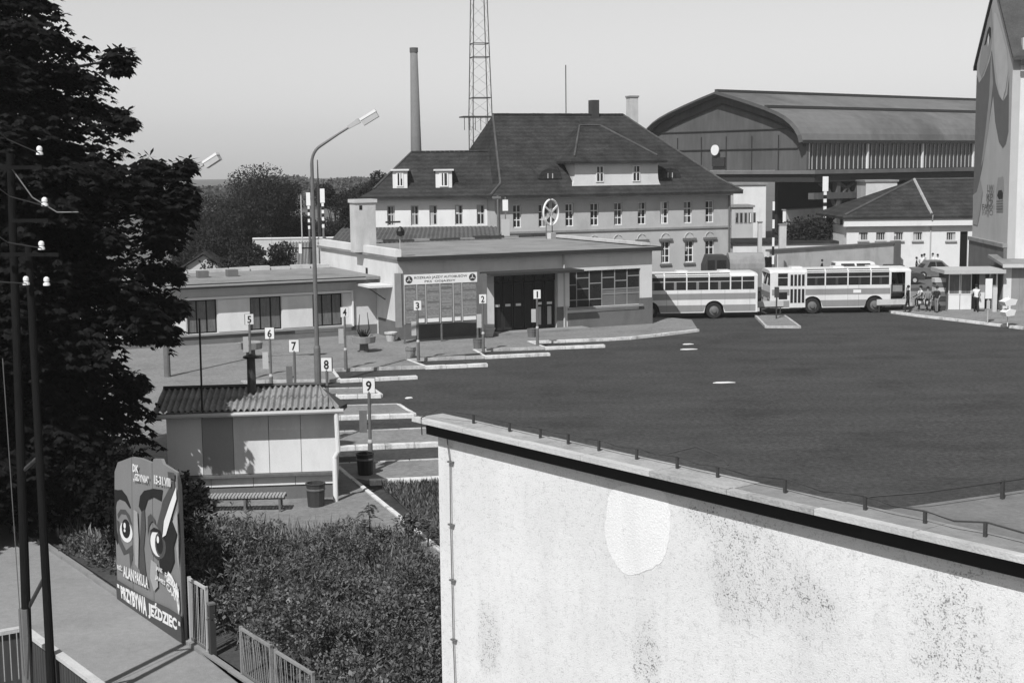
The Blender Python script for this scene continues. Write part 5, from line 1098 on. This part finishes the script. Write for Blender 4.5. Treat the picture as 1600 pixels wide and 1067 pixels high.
# ================================================================== white firewall in the foreground
WA = Frame((-1.18, 22.0), -51.5)
fw = thing('white_firewall', 'rough plastered white wall with projecting coping in the right foreground', 'wall', (*WA.o[:2], 0), WA.deg)
def pitted(name, base, dens, bump, sc_=7.0, blobs=()):
    ma = bpy.data.materials.new(name); ma.use_nodes = True; n = ma.node_tree; L = n.links; b = n.nodes['Principled BSDF']; b.inputs['Roughness'].default_value = .95; b.inputs['Specular IOR Level'].default_value = .1
    tc = n.nodes.new('ShaderNodeTexCoord'); N = []
    for s_, d_ in ((.35, 5), (sc_, 6), (sc_ * 3.2, 3), (1.6, 4)):
        q = n.nodes.new('ShaderNodeTexNoise'); q.inputs['Scale'].default_value = s_; q.inputs['Detail'].default_value = d_; q.inputs['Roughness'].default_value = .6; L.new(tc.outputs['Object'], q.inputs[0]); N.append(q)
    def mth(op, a, c, **k):
        q = n.nodes.new('ShaderNodeMath'); q.operation = op
        for i, v in enumerate((a, c)):
            if hasattr(v, 'outputs'): L.new(v.outputs[0], q.inputs[i])
            else: q.inputs[i].default_value = v
        return q
    def rng_(a, x0, x1, y0, y1):
        q = n.nodes.new('ShaderNodeMapRange'); L.new(a.outputs[0], q.inputs[0])
        for i, v in enumerate((x0, x1, y0, y1)): q.inputs[i + 1].default_value = v
        return q
    sep = n.nodes.new('ShaderNodeSeparateXYZ'); L.new(tc.outputs['Object'], sep.inputs[0]); mask = None
    for bx_, bz2, rx_, rz2 in blobs:
        def ax(i, c, r):
            q = n.nodes.new('ShaderNodeMath'); q.operation = 'SUBTRACT'; L.new(sep.outputs[i], q.inputs[0]); q.inputs[1].default_value = c; q = mth('DIVIDE', q, r); return mth('MULTIPLY', q, q)
        dd_ = mth('ADD', mth('ADD', ax(0, bx_, rx_), ax(2, bz2, rz2)), mth('MULTIPLY', N[3], 4.5)); mk = rng_(dd_, 2.3, 3.6, 1, 0); mask = mk if mask is None else mth('MAXIMUM', mask, mk)
    zone = rng_(N[3], .55 - dens * .25, .68 - dens * .25, 0, 1)
    if mask is not None: zone = mth('MAXIMUM', mth('MULTIPLY', zone, .3), mth('MULTIPLY', mask, .95))
    fn_ = n.nodes.new('ShaderNodeTexNoise'); fn_.inputs['Scale'].default_value = 9.0; fn_.inputs['Detail'].default_value = 6; fn_.inputs['Roughness'].default_value = .75; L.new(tc.outputs['Object'], fn_.inputs[0])
    pits = mth('MULTIPLY', rng_(mth('ADD', mth('MULTIPLY', N[1], .55), mth('MULTIPLY', fn_, .45)), .515, .585, 0, 1), zone)
    streak = n.nodes.new('ShaderNodeTexNoise'); streak.inputs['Scale'].default_value = 1.0; streak.inputs['Detail'].default_value = 5; sm = n.nodes.new('ShaderNodeMapping'); sm.inputs['Scale'].default_value = (3.2, 3.2, .5); L.new(tc.outputs['Object'], sm.inputs[0]); L.new(sm.outputs[0], streak.inputs[0])
    tone = mth('MULTIPLY', rng_(N[0], .3, .7, .88, 1.06), rng_(N[2], .3, .7, .8, 1.1))
    col = mth('MULTIPLY', tone, mth('MULTIPLY_ADD', pits, -.55)); col.inputs[1].default_value = 1
    tone = mth('MULTIPLY', tone, rng_(streak, .5, .8, 1.01, .92))
    if mask is not None: tone = mth('MULTIPLY', tone, rng_(mask, 0, 1, 1.0, .91))
    k = n.nodes.new('ShaderNodeMath'); k.operation = 'MULTIPLY_ADD'; k.inputs[1].default_value = -.72; k.inputs[2].default_value = 1; L.new(pits.outputs[0], k.inputs[0])
    c2 = mth('MULTIPLY', tone, k); c3 = mth('MULTIPLY', c2, base); L.new(c3.outputs[0], b.inputs['Base Color'])
    hgt = mth('ADD', mth('MULTIPLY', N[1], .9), mth('MULTIPLY', N[2], .35)); h2 = mth('SUBTRACT', hgt, pits)
    bu = n.nodes.new('ShaderNodeBump'); bu.inputs['Strength'].default_value = bump; bu.inputs['Distance'].default_value = .03; L.new(h2.outputs[0], bu.inputs['Height']); L.new(bu.outputs[0], b.inputs['Normal'])
    return ma
def wb(x, y, rx, rz): a, z = WA.px(x, y); return (a, z, rx, rz)
pl_wall = pitted('rough_render', .68, 1.1, .42, 38, [wb(1165, 880, .75, .75), wb(1245, 940, .55, .5), wb(1480, 960, .62, .75), wb(1500, 1040, .6, .5), wb(765, 1000, .35, .6), wb(1130, 815, .7, .25), wb(1010, 1010, .3, .6)]); pl_smooth = pitted('smooth_render', .76, -.2, .4, 34); 
ZC = 5.7; WLn = 14.5
box('wall', pl_wall, fw, 0, WLn, 0, .5, -.1, ZC - .115)
n = 11
cope = M('old_coping', .34, .95, .35, 1.2, 20, .5, 30, stain=.4)
for i in range(n):
    xa, xb = -.28 + i * (WLn + .2) / n, -.28 + (i + 1) * (WLn + .2) / n - .008; za = ZC + random.uniform(-.006, .006)
    MB().box(xa, xb, -.3, -.18, ZC - .07, za).build('coping_edge', concrete_lt if i not in (4, 5) else cope, fw); MB().box(xa, xb, -.179, .3, ZC - .1, za - .012).build('coping_slab', cope if i < 5 else roof_felt, fw)
box('dark_eave_strip', M('eave_shade_dark', .014, .9, .3, 2, 20), fw, -.12, WLn, -.14, -.003, ZC - .27, ZC - .113)  # black strip painted in as the shadow under the coping
# the roof that adjoins further along
sx = WA.px(1388, 800)[0]
g0 = G(1388, 800, ZC - .1); s0 = (g0 - WA.o).dot(WA.ex)
MB().prism([(s0, .31), (WLn, .31), (WLn, 7.5), (s0 + 1.66, 7.5)], ZC - .35, ZC - .05).build('adjoining_roof', M('old_felt', .17, .95, .35, .8, 14, .5, 25, stain=.3), fw)
box('adjoining_wall', plaster_grey, fw, s0 + 1.9, WLn, .51, 7.2, 0, ZC - .36)
def wp(x, y, d): a, z = WA.px(x, y, d); return a, d, z
def wpatch(P, mat, d, name):
    q = np.array([WA.px(*p) for p in P]); out_ = []; n_ = len(q)
    for i in range(n_):
        p0, p1, p2, p3 = q[i - 1], q[i], q[(i + 1) % n_], q[(i + 2) % n_]
        for t in np.linspace(0, 1, 9)[:-1]:
            c = .5 * (2 * p1 + (p2 - p0) * t + (2 * p0 - 5 * p1 + 4 * p2 - p3) * t * t + (3 * p1 - p0 - 3 * p2 + p3) * t ** 3); out_.append(tuple(c + rng.normal(size=2) * .008))
    MB().extr(out_, d, -.001).build(name, mat, fw)
wpatch([(948, 800), (951, 775), (966, 760), (1000, 757), (1030, 764), (1046, 790), (1044, 850), (1032, 878), (1004, 894), (978, 896), (957, 872), (946, 835)], pl_smooth, -.005, 'plaster_patch')
# lightning conductor: posts and wire along the coping, down lead on the wall
lc = thing('lightning_conductor', 'lightning conductor wire on short posts along the white wall coping', 'cable', (*WA.o[:2], 0), WA.deg)
pp = [(728, 662), (775, 676), (822, 687), (870, 696), (922, 706), (982, 719), (1041, 734), (1105, 748), (1217, 770), (1334, 800), (1424, 822), (1519, 843), (1660, 880)]
tops = []
for x, y in pp:
    g = G(x, y, ZC) - WA.o; a, c = g.dot(WA.ex), .12; h = random.uniform(.11, .15); lx = random.uniform(-.02, .02)
    MB().box(a - .018, a + .018, c - .014, c + .014, ZC - .01, ZC + h).build('post', steel_dark, lc); tops.append((a + lx, c, ZC + h + .008))
W_pts = [(-.02, -.29, ZC - .25), (-.02, -.3, ZC + .02), (.12, -.1, ZC + .14)]
for i, p in enumerate(tops):
    W_pts.append(p)
    if i < len(tops) - 1: q_ = tops[i + 1]; W_pts.append(((p[0] + q_[0]) / 2, .12 + random.uniform(-.02, .02), ZC + .1 + random.uniform(-.01, .02)))
MB().tube(W_pts, .011, 5).build('wire', steel_dark, lc)
i6 = tops[6]; MB().tube([(i6[0] - .25, .2, ZC + .14), (i6[0] + .1, .36, ZC + .26), (i6[0] + .5, .38, ZC + .2), (i6[0] + .7, .32, ZC + .12)], .01, 5).build('loose_end', steel_dark, lc)
g1 = [(s0 + .35, .8), (s0 + .6, 1.9), (s0 + 1.1, 4.2), (s0 + 1.7, 7)]
for x, y in g1[1:]: MB().box(x - .02, x + .02, y - .02, y + .02, ZC - .06, ZC + .18).build('post', steel_dark, lc)
MB().tube([(tops[9][0], .2, ZC + .13)] + [(x, y, ZC + .16) for x, y in g1], .011, 5).build('wire', steel_dark, lc)
dl = [wp(x, y, -.05) for x, y in ((697, 668), (700, 700), (703, 722), (704, 820), (706, 907), (708, 1000), (711, 1075))]
MB().tube(dl, .01, 5).build('down_lead', steel, lc)
for x, y in ((703, 722), (704, 820), (706, 907), (708, 1000)):
    a, d, z = wp(x, y, -.05); MB().box(a - .07, a + .05, -.055, -.002, z - .012, z + .012).build('wall_bracket', steel, lc)

# ================================================================== vegetation
def leaves(C, dirs, size, wfac=.3):
    n = len(C); dirs = dirs / np.linalg.norm(dirs, axis=1, keepdims=True); r = rng.normal(size=(n, 3)); s = np.cross(dirs, r); s /= np.linalg.norm(s, axis=1, keepdims=True) + 1e-9
    size = size[:, None]; mid = C + dirs * size * .5; tip = C + dirs * size
    V = np.stack([C, mid + s * size * wfac, tip, mid - s * size * wfac], 1).reshape(-1, 3); return V, np.arange(4 * n, dtype=np.int32).reshape(-1, 4)
def palm(P, out, size, nl=6):
    n = len(P); o = out / (np.linalg.norm(out, axis=1, keepdims=True) + 1e-9); up = np.array([0, 0, 1.0]); s = np.cross(o, up); s /= np.linalg.norm(s, axis=1, keepdims=True) + 1e-9
    Vs = []
    for k in range(nl):
        a = -1.5 + 3.0 * k / (nl - 1); l = size * (1 - .28 * abs(a) / 1.5) * rng.uniform(.85, 1.15, n)
        d = o * math.cos(a) + s * math.sin(a) + np.array([0, 0, -.75]) * (0.6 + .5 * rng.random((n, 1))); d /= np.linalg.norm(d, axis=1, keepdims=True)
        w_ = np.cross(d, o * .3 + up); w_ /= np.linalg.norm(w_, axis=1, keepdims=True) + 1e-9
        l = l[:, None]; Vs.append(np.stack([P, P + d * l * .62 + w_ * l * .21, P + d * l, P + d * l * .62 - w_ * l * .21], 1))
    V = np.stack(Vs, 1).reshape(-1, 3); return V, np.arange(len(V), dtype=np.int32).reshape(-1, 4)
def chestnut(base, H, env, label, nb=1.0, seed=1, size=.24, extra=()):
    r = np.random.default_rng(seed); t = thing('chestnut_tree', label, 'tree', base)
    tr = MB().tube([(0, 0, -.1), (.05, .02, 1.5), (0, .1, H * .45), (.1, 0, H * .8), (0, 0, H * .95)], [.42, .33, .26, .13, .04], 10); P = []; O = []
    z = 1.0
    while z < H:
        R = np.interp(z, [e[0] for e in env], [e[1] for e in env]); k = int(max(5, R * 3.4)); ph = r.random() * 6.28
        for i in range(k):
            a = ph + i * 6.283 / k + r.normal() * .18; rr = R * r.uniform(.72, 1.05); zz = z + r.normal() * .22
            c = np.array([math.cos(a) * rr * .72, math.sin(a) * rr * .72, zz]); tip = np.array([math.cos(a), math.sin(a), 0])
            if i % 2 == 0: tr.tube([(0, 0, zz - .6 - rr * .12), c * np.array([.5, .5, 1]) + np.array([0, 0, .1]), c + tip * .3 * rr * .3 - np.array([0, 0, .1])], [.07, .045, .015], 5)
            n = int(95 * nb * (rr / 3.5) ** 1.1); u = r.random(n) ** .6; th_ = r.random(n) * 6.283
            L_, W_s = rr * .36, .8
            q = np.stack([np.cos(th_) * u * L_, np.sin(th_) * u * W_s, r.normal(size=n) * .16 - .35 * (np.cos(th_) * u).clip(0) ** 2 - .12 * u], 1)
            wpos = c + q[:, :1] * tip + q[:, 1:2] * np.array([-math.sin(a), math.cos(a), 0]) + q[:, 2:] * np.array([0, 0, 1.0])
            P.append(wpos); O.append(tip * 1.0 + r.normal(size=(n, 3)) * .6 * np.array([1, 1, .2]))
            m_ = int(28 * nb); P.append(r.normal(size=(m_, 3)).clip(-2, 2) * np.array([R * .3, R * .3, .5]) + np.array([0, 0, zz])); O.append(r.normal(size=(m_, 3)))
        z += .5
    for ex, ey, ez_, R_, n in extra:
        c = np.array([ex, ey, ez_]); tr.tube([(0, 0, ez_ - 1.2), c * np.array([.6, .6, 1]) - np.array([0, 0, .3]), c], [.08, .05, .02], 5)
        d_ = r.normal(size=(n, 3)); d_ /= np.linalg.norm(d_, axis=1, keepdims=True); P.append(c + d_ * R_ * (r.random((n, 1)) ** .4) * np.array([1, 1, .75])); O.append(d_ * np.array([1, 1, .3]) + r.normal(size=(n, 3)) * .3)
    P = np.concatenate(P); O = np.concatenate(O); V, F = palm(P, O, r.uniform(.75, 1.25, len(P)) * size)
    tr.build('trunk', bark, t); link('crown', npmesh('crown', V, F), leaf_dark, t); return t
env = [(1, 3.9), (2.4, 4.3), (3.2, 4.2), (4.0, 4.2), (4.8, 4.4), (5.6, 5.0), (6.4, 5.0), (7.1, 5.1), (7.8, 4.4), (8.6, 4.9), (9.4, 4.9), (9.9, 4.2), (10.4, 3.9), (11.3, 4.1), (12.1, 3.5), (12.8, 3.7), (13.5, 3.3), (14.3, 2.4), (16, 2.0), (18, .6)]
TX, TY = -14.3, 38.4
def bough(px_, py_, R_, n, Yd=38.6): q = D(px_, py_, Yd); return (q[0] - TX, q[1] - TY, q[2], R_, n)
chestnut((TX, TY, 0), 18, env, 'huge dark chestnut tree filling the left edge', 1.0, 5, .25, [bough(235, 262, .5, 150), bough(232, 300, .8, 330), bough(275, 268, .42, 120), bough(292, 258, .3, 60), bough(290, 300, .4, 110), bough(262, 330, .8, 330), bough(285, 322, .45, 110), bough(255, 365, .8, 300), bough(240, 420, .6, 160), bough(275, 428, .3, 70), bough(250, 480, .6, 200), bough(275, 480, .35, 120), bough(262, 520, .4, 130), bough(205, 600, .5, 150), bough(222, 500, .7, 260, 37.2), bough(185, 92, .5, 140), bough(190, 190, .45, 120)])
env2 = [(1, 3.0), (3, 3.4), (6, 3.6), (9, 3.2), (12, 2.4), (15, .6)]
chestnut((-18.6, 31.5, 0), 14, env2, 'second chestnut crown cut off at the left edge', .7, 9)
def bush(name, label, cat, P0, R, H, n, size, mat, stem=True, clumps=9, group=None, seed=0, flat=.75):
    r = np.random.default_rng(seed + 100); t = thing(name, label, cat, P0, 0, group); Vs = []; Fs = []; o_ = 0; C_ = []
    tr = MB().tube([(0, 0, -.1), (.02, 0, H * .35), (.1, .05, H * .7)], [max(.06, H * .022), max(.045, H * .016), .03], 7)
    for k in range(clumps):
        a = r.random() * 6.283; q = r.random() ** .5 * .62; zc = H * (.32 + .52 * r.random()); rad_ = R * r.uniform(.32, .52) * (1.15 - .5 * abs(zc / H - .5))
        c = np.array([math.cos(a) * R * q, math.sin(a) * R * q, zc]); C_.append(c); tr.tube([(0, 0, H * .28), c * np.array([.5, .5, .8]), c], [max(.03, H * .01), .03, .015], 5)
        m_ = int(n / clumps); d = r.normal(size=(m_, 3)); d /= np.linalg.norm(d, axis=1, keepdims=True); rr = rad_ * r.uniform(.1, 1.1, (m_, 1)) ** .5
        p = c + d * rr * np.array([1, 1, flat]) ; V, F = leaves(p, d + r.normal(size=(m_, 3)) * .7 + np.array([0, 0, -.2]), r.uniform(.6, 1.3, m_) * size, .34); Vs.append(V); Fs.append(F + o_); o_ += len(V)
    tr.build('trunk' if cat == 'tree' else 'stems', bark, t); link('crown' if cat == 'tree' else 'foliage', npmesh('crown', np.concatenate(Vs), np.concatenate(Fs)), mat, t); return t
# trees behind the station
leaf_mid = leaf_far
for i, (px_, ytop, Yd, R, lab) in enumerate(((394, 254, 122, 3.6, 'round topped tree left of the street lamp, nearest to the lamp'), (436, 276, 124, 2.2, 'tree touching the left side of the lamp shaft'), (350, 300, 120, 3.2, 'lower loose tree left of the round topped one'), (524, 274, 124, 2.4, 'tree between the lamp and the roof chimney'), (586, 252, 130, 2.6, 'small tree top showing left of the office roof'), (322, 330, 115, 3.2, 'dark low tree beside the chestnut crown'), (476, 322, 128, 2.4, 'dark tree behind the lamp shaft and striped posts'), (556, 330, 126, 1.8, 'dark tree just left of the roof chimney'))):
    q = D(px_, 380, Yd); bush('broadleaf_tree', lab, 'tree', (q[0], Yd, 0), R, D(px_, ytop, Yd)[2] * 1.04, 16000, .17, leaf_mid, True, 18, 'trees behind the station', i)
for i, (px_, ytop, Yd, R, lab) in enumerate(((425, 372, 108, 1.9, 'rounded shrub before the picket fence'), (385, 378, 106, 1.8, 'rounded shrub left of the picket fence'), (345, 385, 104, 1.7, 'shrub above the wing roof near the chestnut'), (300, 370, 105, 2.2, 'dark shrub above the left end of the wing roof'))):
    q = D(px_, 400, Yd); bush('shrub', lab, 'shrub', (q[0], Yd, 0), R, D(px_, ytop, Yd)[2], 4200, .22, leaf_mid, True, 11, 'shrubs behind the wing', 20 + i)
q = D(1262, 380, 132); bush('shrub', 'leafy shrub between the yard wall and the train hall', 'shrub', (q[0], 132, 0), 3.2, D(1262, 338, 132)[2], 4500, .3, leaf_mid, True, 12, None, 31)
q = D(1262, 380, 133)
lw_ = thing('boundary_wall', 'long low pale wall behind the wing and its trees', 'wall', (*D(395, 390, 112)[:2], 0), 3)
zt_ = D(480, 371, 112)[2]
for i in range(7): box('wall_panel', concrete_lt, lw_, i * 1.5 + .01, (i + 1) * 1.5 - .01, 0, .25, 0, zt_ - .1); box('coping', white_paint, lw_, i * 1.5 + .005, (i + 1) * 1.5 - .005, -.06, .31, zt_ - .097, zt_)
pf = thing('picket_fence', 'dark picket fence beside the blank flank of the hall', 'fence', (*D(438, 392, 109)[:2], 0), 2)
zt_ = D(460, 379, 109)[2]
for i in range(22): box('picket', wood_dark, pf, i * .11, i * .11 + .06, 0, .03, 0, zt_ + .05 * (i % 2))
box('rail', wood_dark, pf, 0, 2.45, .031, .07, zt_ - .5, zt_ - .4); box('notice', white_paint, pf, 1.42, 1.64, -.03, -.004, zt_ - .85, zt_ - .1)
gh = thing('garden_hut', 'little gabled hut roof above the wing near the chestnut', 'hut', (*D(290, 410, 103)[:2], 0), 4)
zt_ = D(313, 397, 103)[2]; MB().extr([(0, 0), (2.6, 0), (2.6, zt_ - .9), (1.3, zt_ - .1), (0, zt_ - .9)], 0, 2.4).build('wall', plaster_main, gh); MB().extr([(-.4, zt_ - 1.1), (1.3, zt_), (3.0, zt_ - 1.1), (3.0, zt_ - .95), (1.3, zt_ + .15), (-.4, zt_ - .95)], -.3, 2.6).build('roof', roof_tile, gh)
# far wood on the skyline
V = []; n = 70000
px_ = rng.uniform(-240, -10, n); py_ = 330 + rng.uniform(0, 60, n); hh = (5.4 + 1.6 * np.sin(px_ * .09) + .8 * np.sin(px_ * .31 + 1)) * rng.random(n) ** .5
V, F = leaves(np.stack([px_, py_, hh], 1), rng.normal(size=(n, 3)), rng.uniform(.4, .9, n), .4); o = link('far_wood', npmesh('far_wood', V, F), M('far_leaf', .07, .9, .3, .05, 1, island=.4)); tag(o, 'belt of trees along the horizon', 'wood', None, 'stuff')
# weeds and shrubs of the neglected garden
BED = [PB + PD * -7 + PN * .35, PB + PD * 16 + PN * .35, np.array([-1.45, 20.5]), np.array([-1.35, 31.5]), np.array([-2.55, 34.6]), np.array([-3.9, 36.6]), np.array([-6.4, 36.7]), np.array([-8.2, 37.2]), np.array([-9.8, 38.2])]
def inside(x, y, P):
    r = np.zeros(len(x), bool); j = len(P) - 1
    for i in range(len(P)):
        c = ((P[i][1] > y) != (P[j][1] > y)) & (x < (P[j][0] - P[i][0]) * (y - P[i][1]) / (P[j][1] - P[i][1] + 1e-12) + P[i][0]); r ^= c; j = i
    return r
def scatter(n, P):
    P = np.array(P); x = rng.uniform(P[:, 0].min(), P[:, 0].max(), n); y = rng.uniform(P[:, 1].min(), P[:, 1].max(), n); k = inside(x, y, P); return x[k], y[k]
def hf(x, y):
    h = .6 + .2 * np.sin(x * 1.7 + y * .6) + .14 * np.sin(x * .8 - y * 1.9 + 2) + .1 * np.sin(3.1 * x + 2.3 * y)
    h += .28 * np.sin(x * 1.15 + .4) * np.sin(y * .95 + 1.1); h += .5 * np.exp(-((x + 5.6) ** 2 / 6 + (y - 30.5) ** 2 / 14)) + .5 * np.exp(-((x + 3.6) ** 2 / 3 + (y - 25.5) ** 2 / 8))
    h *= np.clip((36.3 - y) / 5.0, .07, 1) * np.where((x > -3.4) & (y > 29.5), .38, 1.0); return np.maximum(h, .04)
cx_w, cy_w = scatter(3300, BED); Cs = []; Ds = []
for X, Y in zip(cx_w, cy_w):
    if math.sin(X * 2.1 + 1.3) * math.sin(Y * 1.7) + math.sin(X * .9 - Y * .8) * .5 < -.55: continue
    hb_ = float(hf(np.array([X]), np.array([Y]))[0]) * rng.uniform(.75, 1.3); R_ = rng.uniform(.16, .38); n = int(900 * R_ * R_ + 60)
    d = rng.normal(size=(n, 3)); d[:, 2] = np.abs(d[:, 2]) - .15; d /= np.linalg.norm(d, axis=1, keepdims=True)
    Cs.append(np.array([X, Y, max(.08, hb_ - R_ * .8)]) + d * R_ * rng.uniform(.75, 1.1, (n, 1)) * np.array([1, 1, 1.1])); Ds.append(d + rng.normal(size=(n, 3)) * .8)
Cs = np.concatenate(Cs); Ds = np.concatenate(Ds); n = len(Cs)
V, F = leaves(Cs, Ds, rng.uniform(.035, .085, n) * np.where(rng.random(n) < .06, 1.7, 1.0), .36)
sx_, sy_ = scatter(2300, BED); Ps = []; Dd = []
for X, Y in zip(sx_, sy_):
    hb_ = float(hf(np.array([X]), np.array([Y]))[0]); H_s = hb_ * rng.uniform(1.1, 1.75); lx, ly = rng.normal(size=2) * .12; m_ = 46; f = rng.random(m_) ** .7
    Ps.append(np.stack([X + lx * f, Y + ly * f, .06 + H_s * f], 1)); d = rng.normal(size=(m_, 3)); d[:, 2] = .7 + .4 * rng.random(m_); Dd.append(d)
Ps = np.concatenate(Ps); Dd = np.concatenate(Dd); V2, F2 = leaves(Ps, Dd, rng.uniform(.07, .17, len(Ps)), .1); F = np.concatenate([F, F2 + len(V)]); V = np.concatenate([V, V2])
o = link('weeds', npmesh('weeds', V, F), leaf_weed); tag(o, 'dense dark weeds and brambles covering the neglected garden bed', 'weeds', None, 'stuff')
x, y = scatter(42000, BED); k = rng.random(len(x)) < np.clip(.12 + .75 * np.exp(-((x + 2.7) ** 2 / 1.6 + (y - 30.5) ** 2 / 9)) + .35 * (y > 34.5), 0, 1); x, y = x[k], y[k]; n = len(x)
d = rng.normal(size=(n, 3)) * .35; d[:, 2] = 1
V, F = leaves(np.stack([x, y, np.full(n, .05) + hf(x, y) * .3], 1), d, rng.uniform(.25, .6, n), .035)
o = link('dry_grass', npmesh('dry_grass', V, F), grass_m); tag(o, 'pale dry grass stalks among the weeds by the white wall', 'grass', None, 'stuff')
x, y = scatter(30000, [(-4.0, 42.0), (.4, 42.8), (1.4, 38), (0, 31), (-1.2, 33.8)]); n = len(x); d = rng.normal(size=(n, 3)) * .5; d[:, 2] = 1
V, F = leaves(np.stack([x, y, np.full(n, .05)], 1), d, rng.uniform(.1, .28, n), .1); o = link('verge_grass', npmesh('verge_grass', V, F), leaf_weed); tag(o, 'dark tufty grass on the verge right of the kiosk path', 'grass', None, 'stuff')
# individual shrubs in the garden
for i, (px_, py_, R, H, n, lab) in enumerate(((305, 905, .7, 1.25, 3500, 'leafy shrub at the right edge of the billboard'), (360, 930, 1.0, 1.2, 3800, 'broad shrub behind the fence panel'), (520, 1010, 1.2, 1.5, 4200, 'low spreading shrub near the bottom of the garden'), (630, 1030, .9, 1.4, 3000, 'shrub against the foot of the white wall'), (640, 855, .5, 1.0, 900, 'feathery shrub beside the chipped kerb'))):
    g = G(px_, py_); bush('shrub', lab, 'shrub', (g[0], g[1], .05), R, H, n, .075, leaf_weed, True, 10, 'shrubs in the garden', 40 + i, .8)
def sapling(px_, py_, H, lab):
    g = G(px_, py_); t = thing('sapling', lab, 'sapling', (g[0], g[1], .05), 0, 'feathery saplings'); MB().tube([(0, 0, 0), (.05, 0, H * .6), (.02, .05, H)], [.025, .018, .006], 5).build('stem', bark, t); Ps = []; Ds = []; S_ = []
    for k in range(14):
        a = random.random() * 6.28; z = H * (.35 + .65 * k / 14); l = .42 * (1.2 - z / H * .5); dr_ = np.array([math.cos(a), math.sin(a), .25])
        for j in range(9):
            f = (j + 1) / 9; p = np.array([0, 0, z]) + dr_ * l * f + np.array([0, 0, -.2 * f * f])
            for s_ in (-1, 1): Ps.append(p); Ds.append(np.array([-math.sin(a) * s_, math.cos(a) * s_, -.2]) + dr_ * .4); S_.append(.16 * (1 - .4 * f))
    V, F = leaves(np.array(Ps), np.array(Ds), np.array(S_), .16); link('foliage', npmesh('foliage', V, F), leaf_weed, t)
sapling(576, 868, 1.3, 'feathery sapling standing alone above the weeds'); sapling(668, 862, .9, 'feathery sapling beside the kerb by the white wall'); sapling(655, 905, .8, 'feathery sapling low against the white wall')
# dark hedge under the chestnut behind the billboard
for i, (s_, off, R, H) in enumerate(((-7.5, 1.6, 1.6, 2.8), (-5.2, 1.5, 1.5, 2.7), (-3.0, 1.5, 1.4, 2.5), (-1.2, 1.7, 1.4, 2.6), (.9, 1.5, .9, 1.6))):
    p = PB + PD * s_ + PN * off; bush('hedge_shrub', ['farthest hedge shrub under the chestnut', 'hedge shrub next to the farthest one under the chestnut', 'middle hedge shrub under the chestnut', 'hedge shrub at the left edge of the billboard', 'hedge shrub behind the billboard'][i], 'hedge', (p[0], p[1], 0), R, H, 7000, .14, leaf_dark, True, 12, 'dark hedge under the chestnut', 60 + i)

# ================================================================== summer haze over the whole place
hz_ = MB().box(-905, 905, -205, 1305, -1.1, 44).build('haze', None); hz_['kind'] = 'stuff'
hm = bpy.data.materials.new('haze'); hm.use_nodes = True; hm.node_tree.nodes.clear()
ho = hm.node_tree.nodes.new('ShaderNodeOutputMaterial'); hv = hm.node_tree.nodes.new('ShaderNodeVolumePrincipled')
hv.inputs['Color'].default_value = (.92, .92, .92, 1); hv.inputs['Density'].default_value = 0.0003; hv.inputs['Anisotropy'].default_value = 0.2
hm.node_tree.links.new(hv.outputs[0], ho.inputs['Volume']); hz_.data.materials.append(hm)
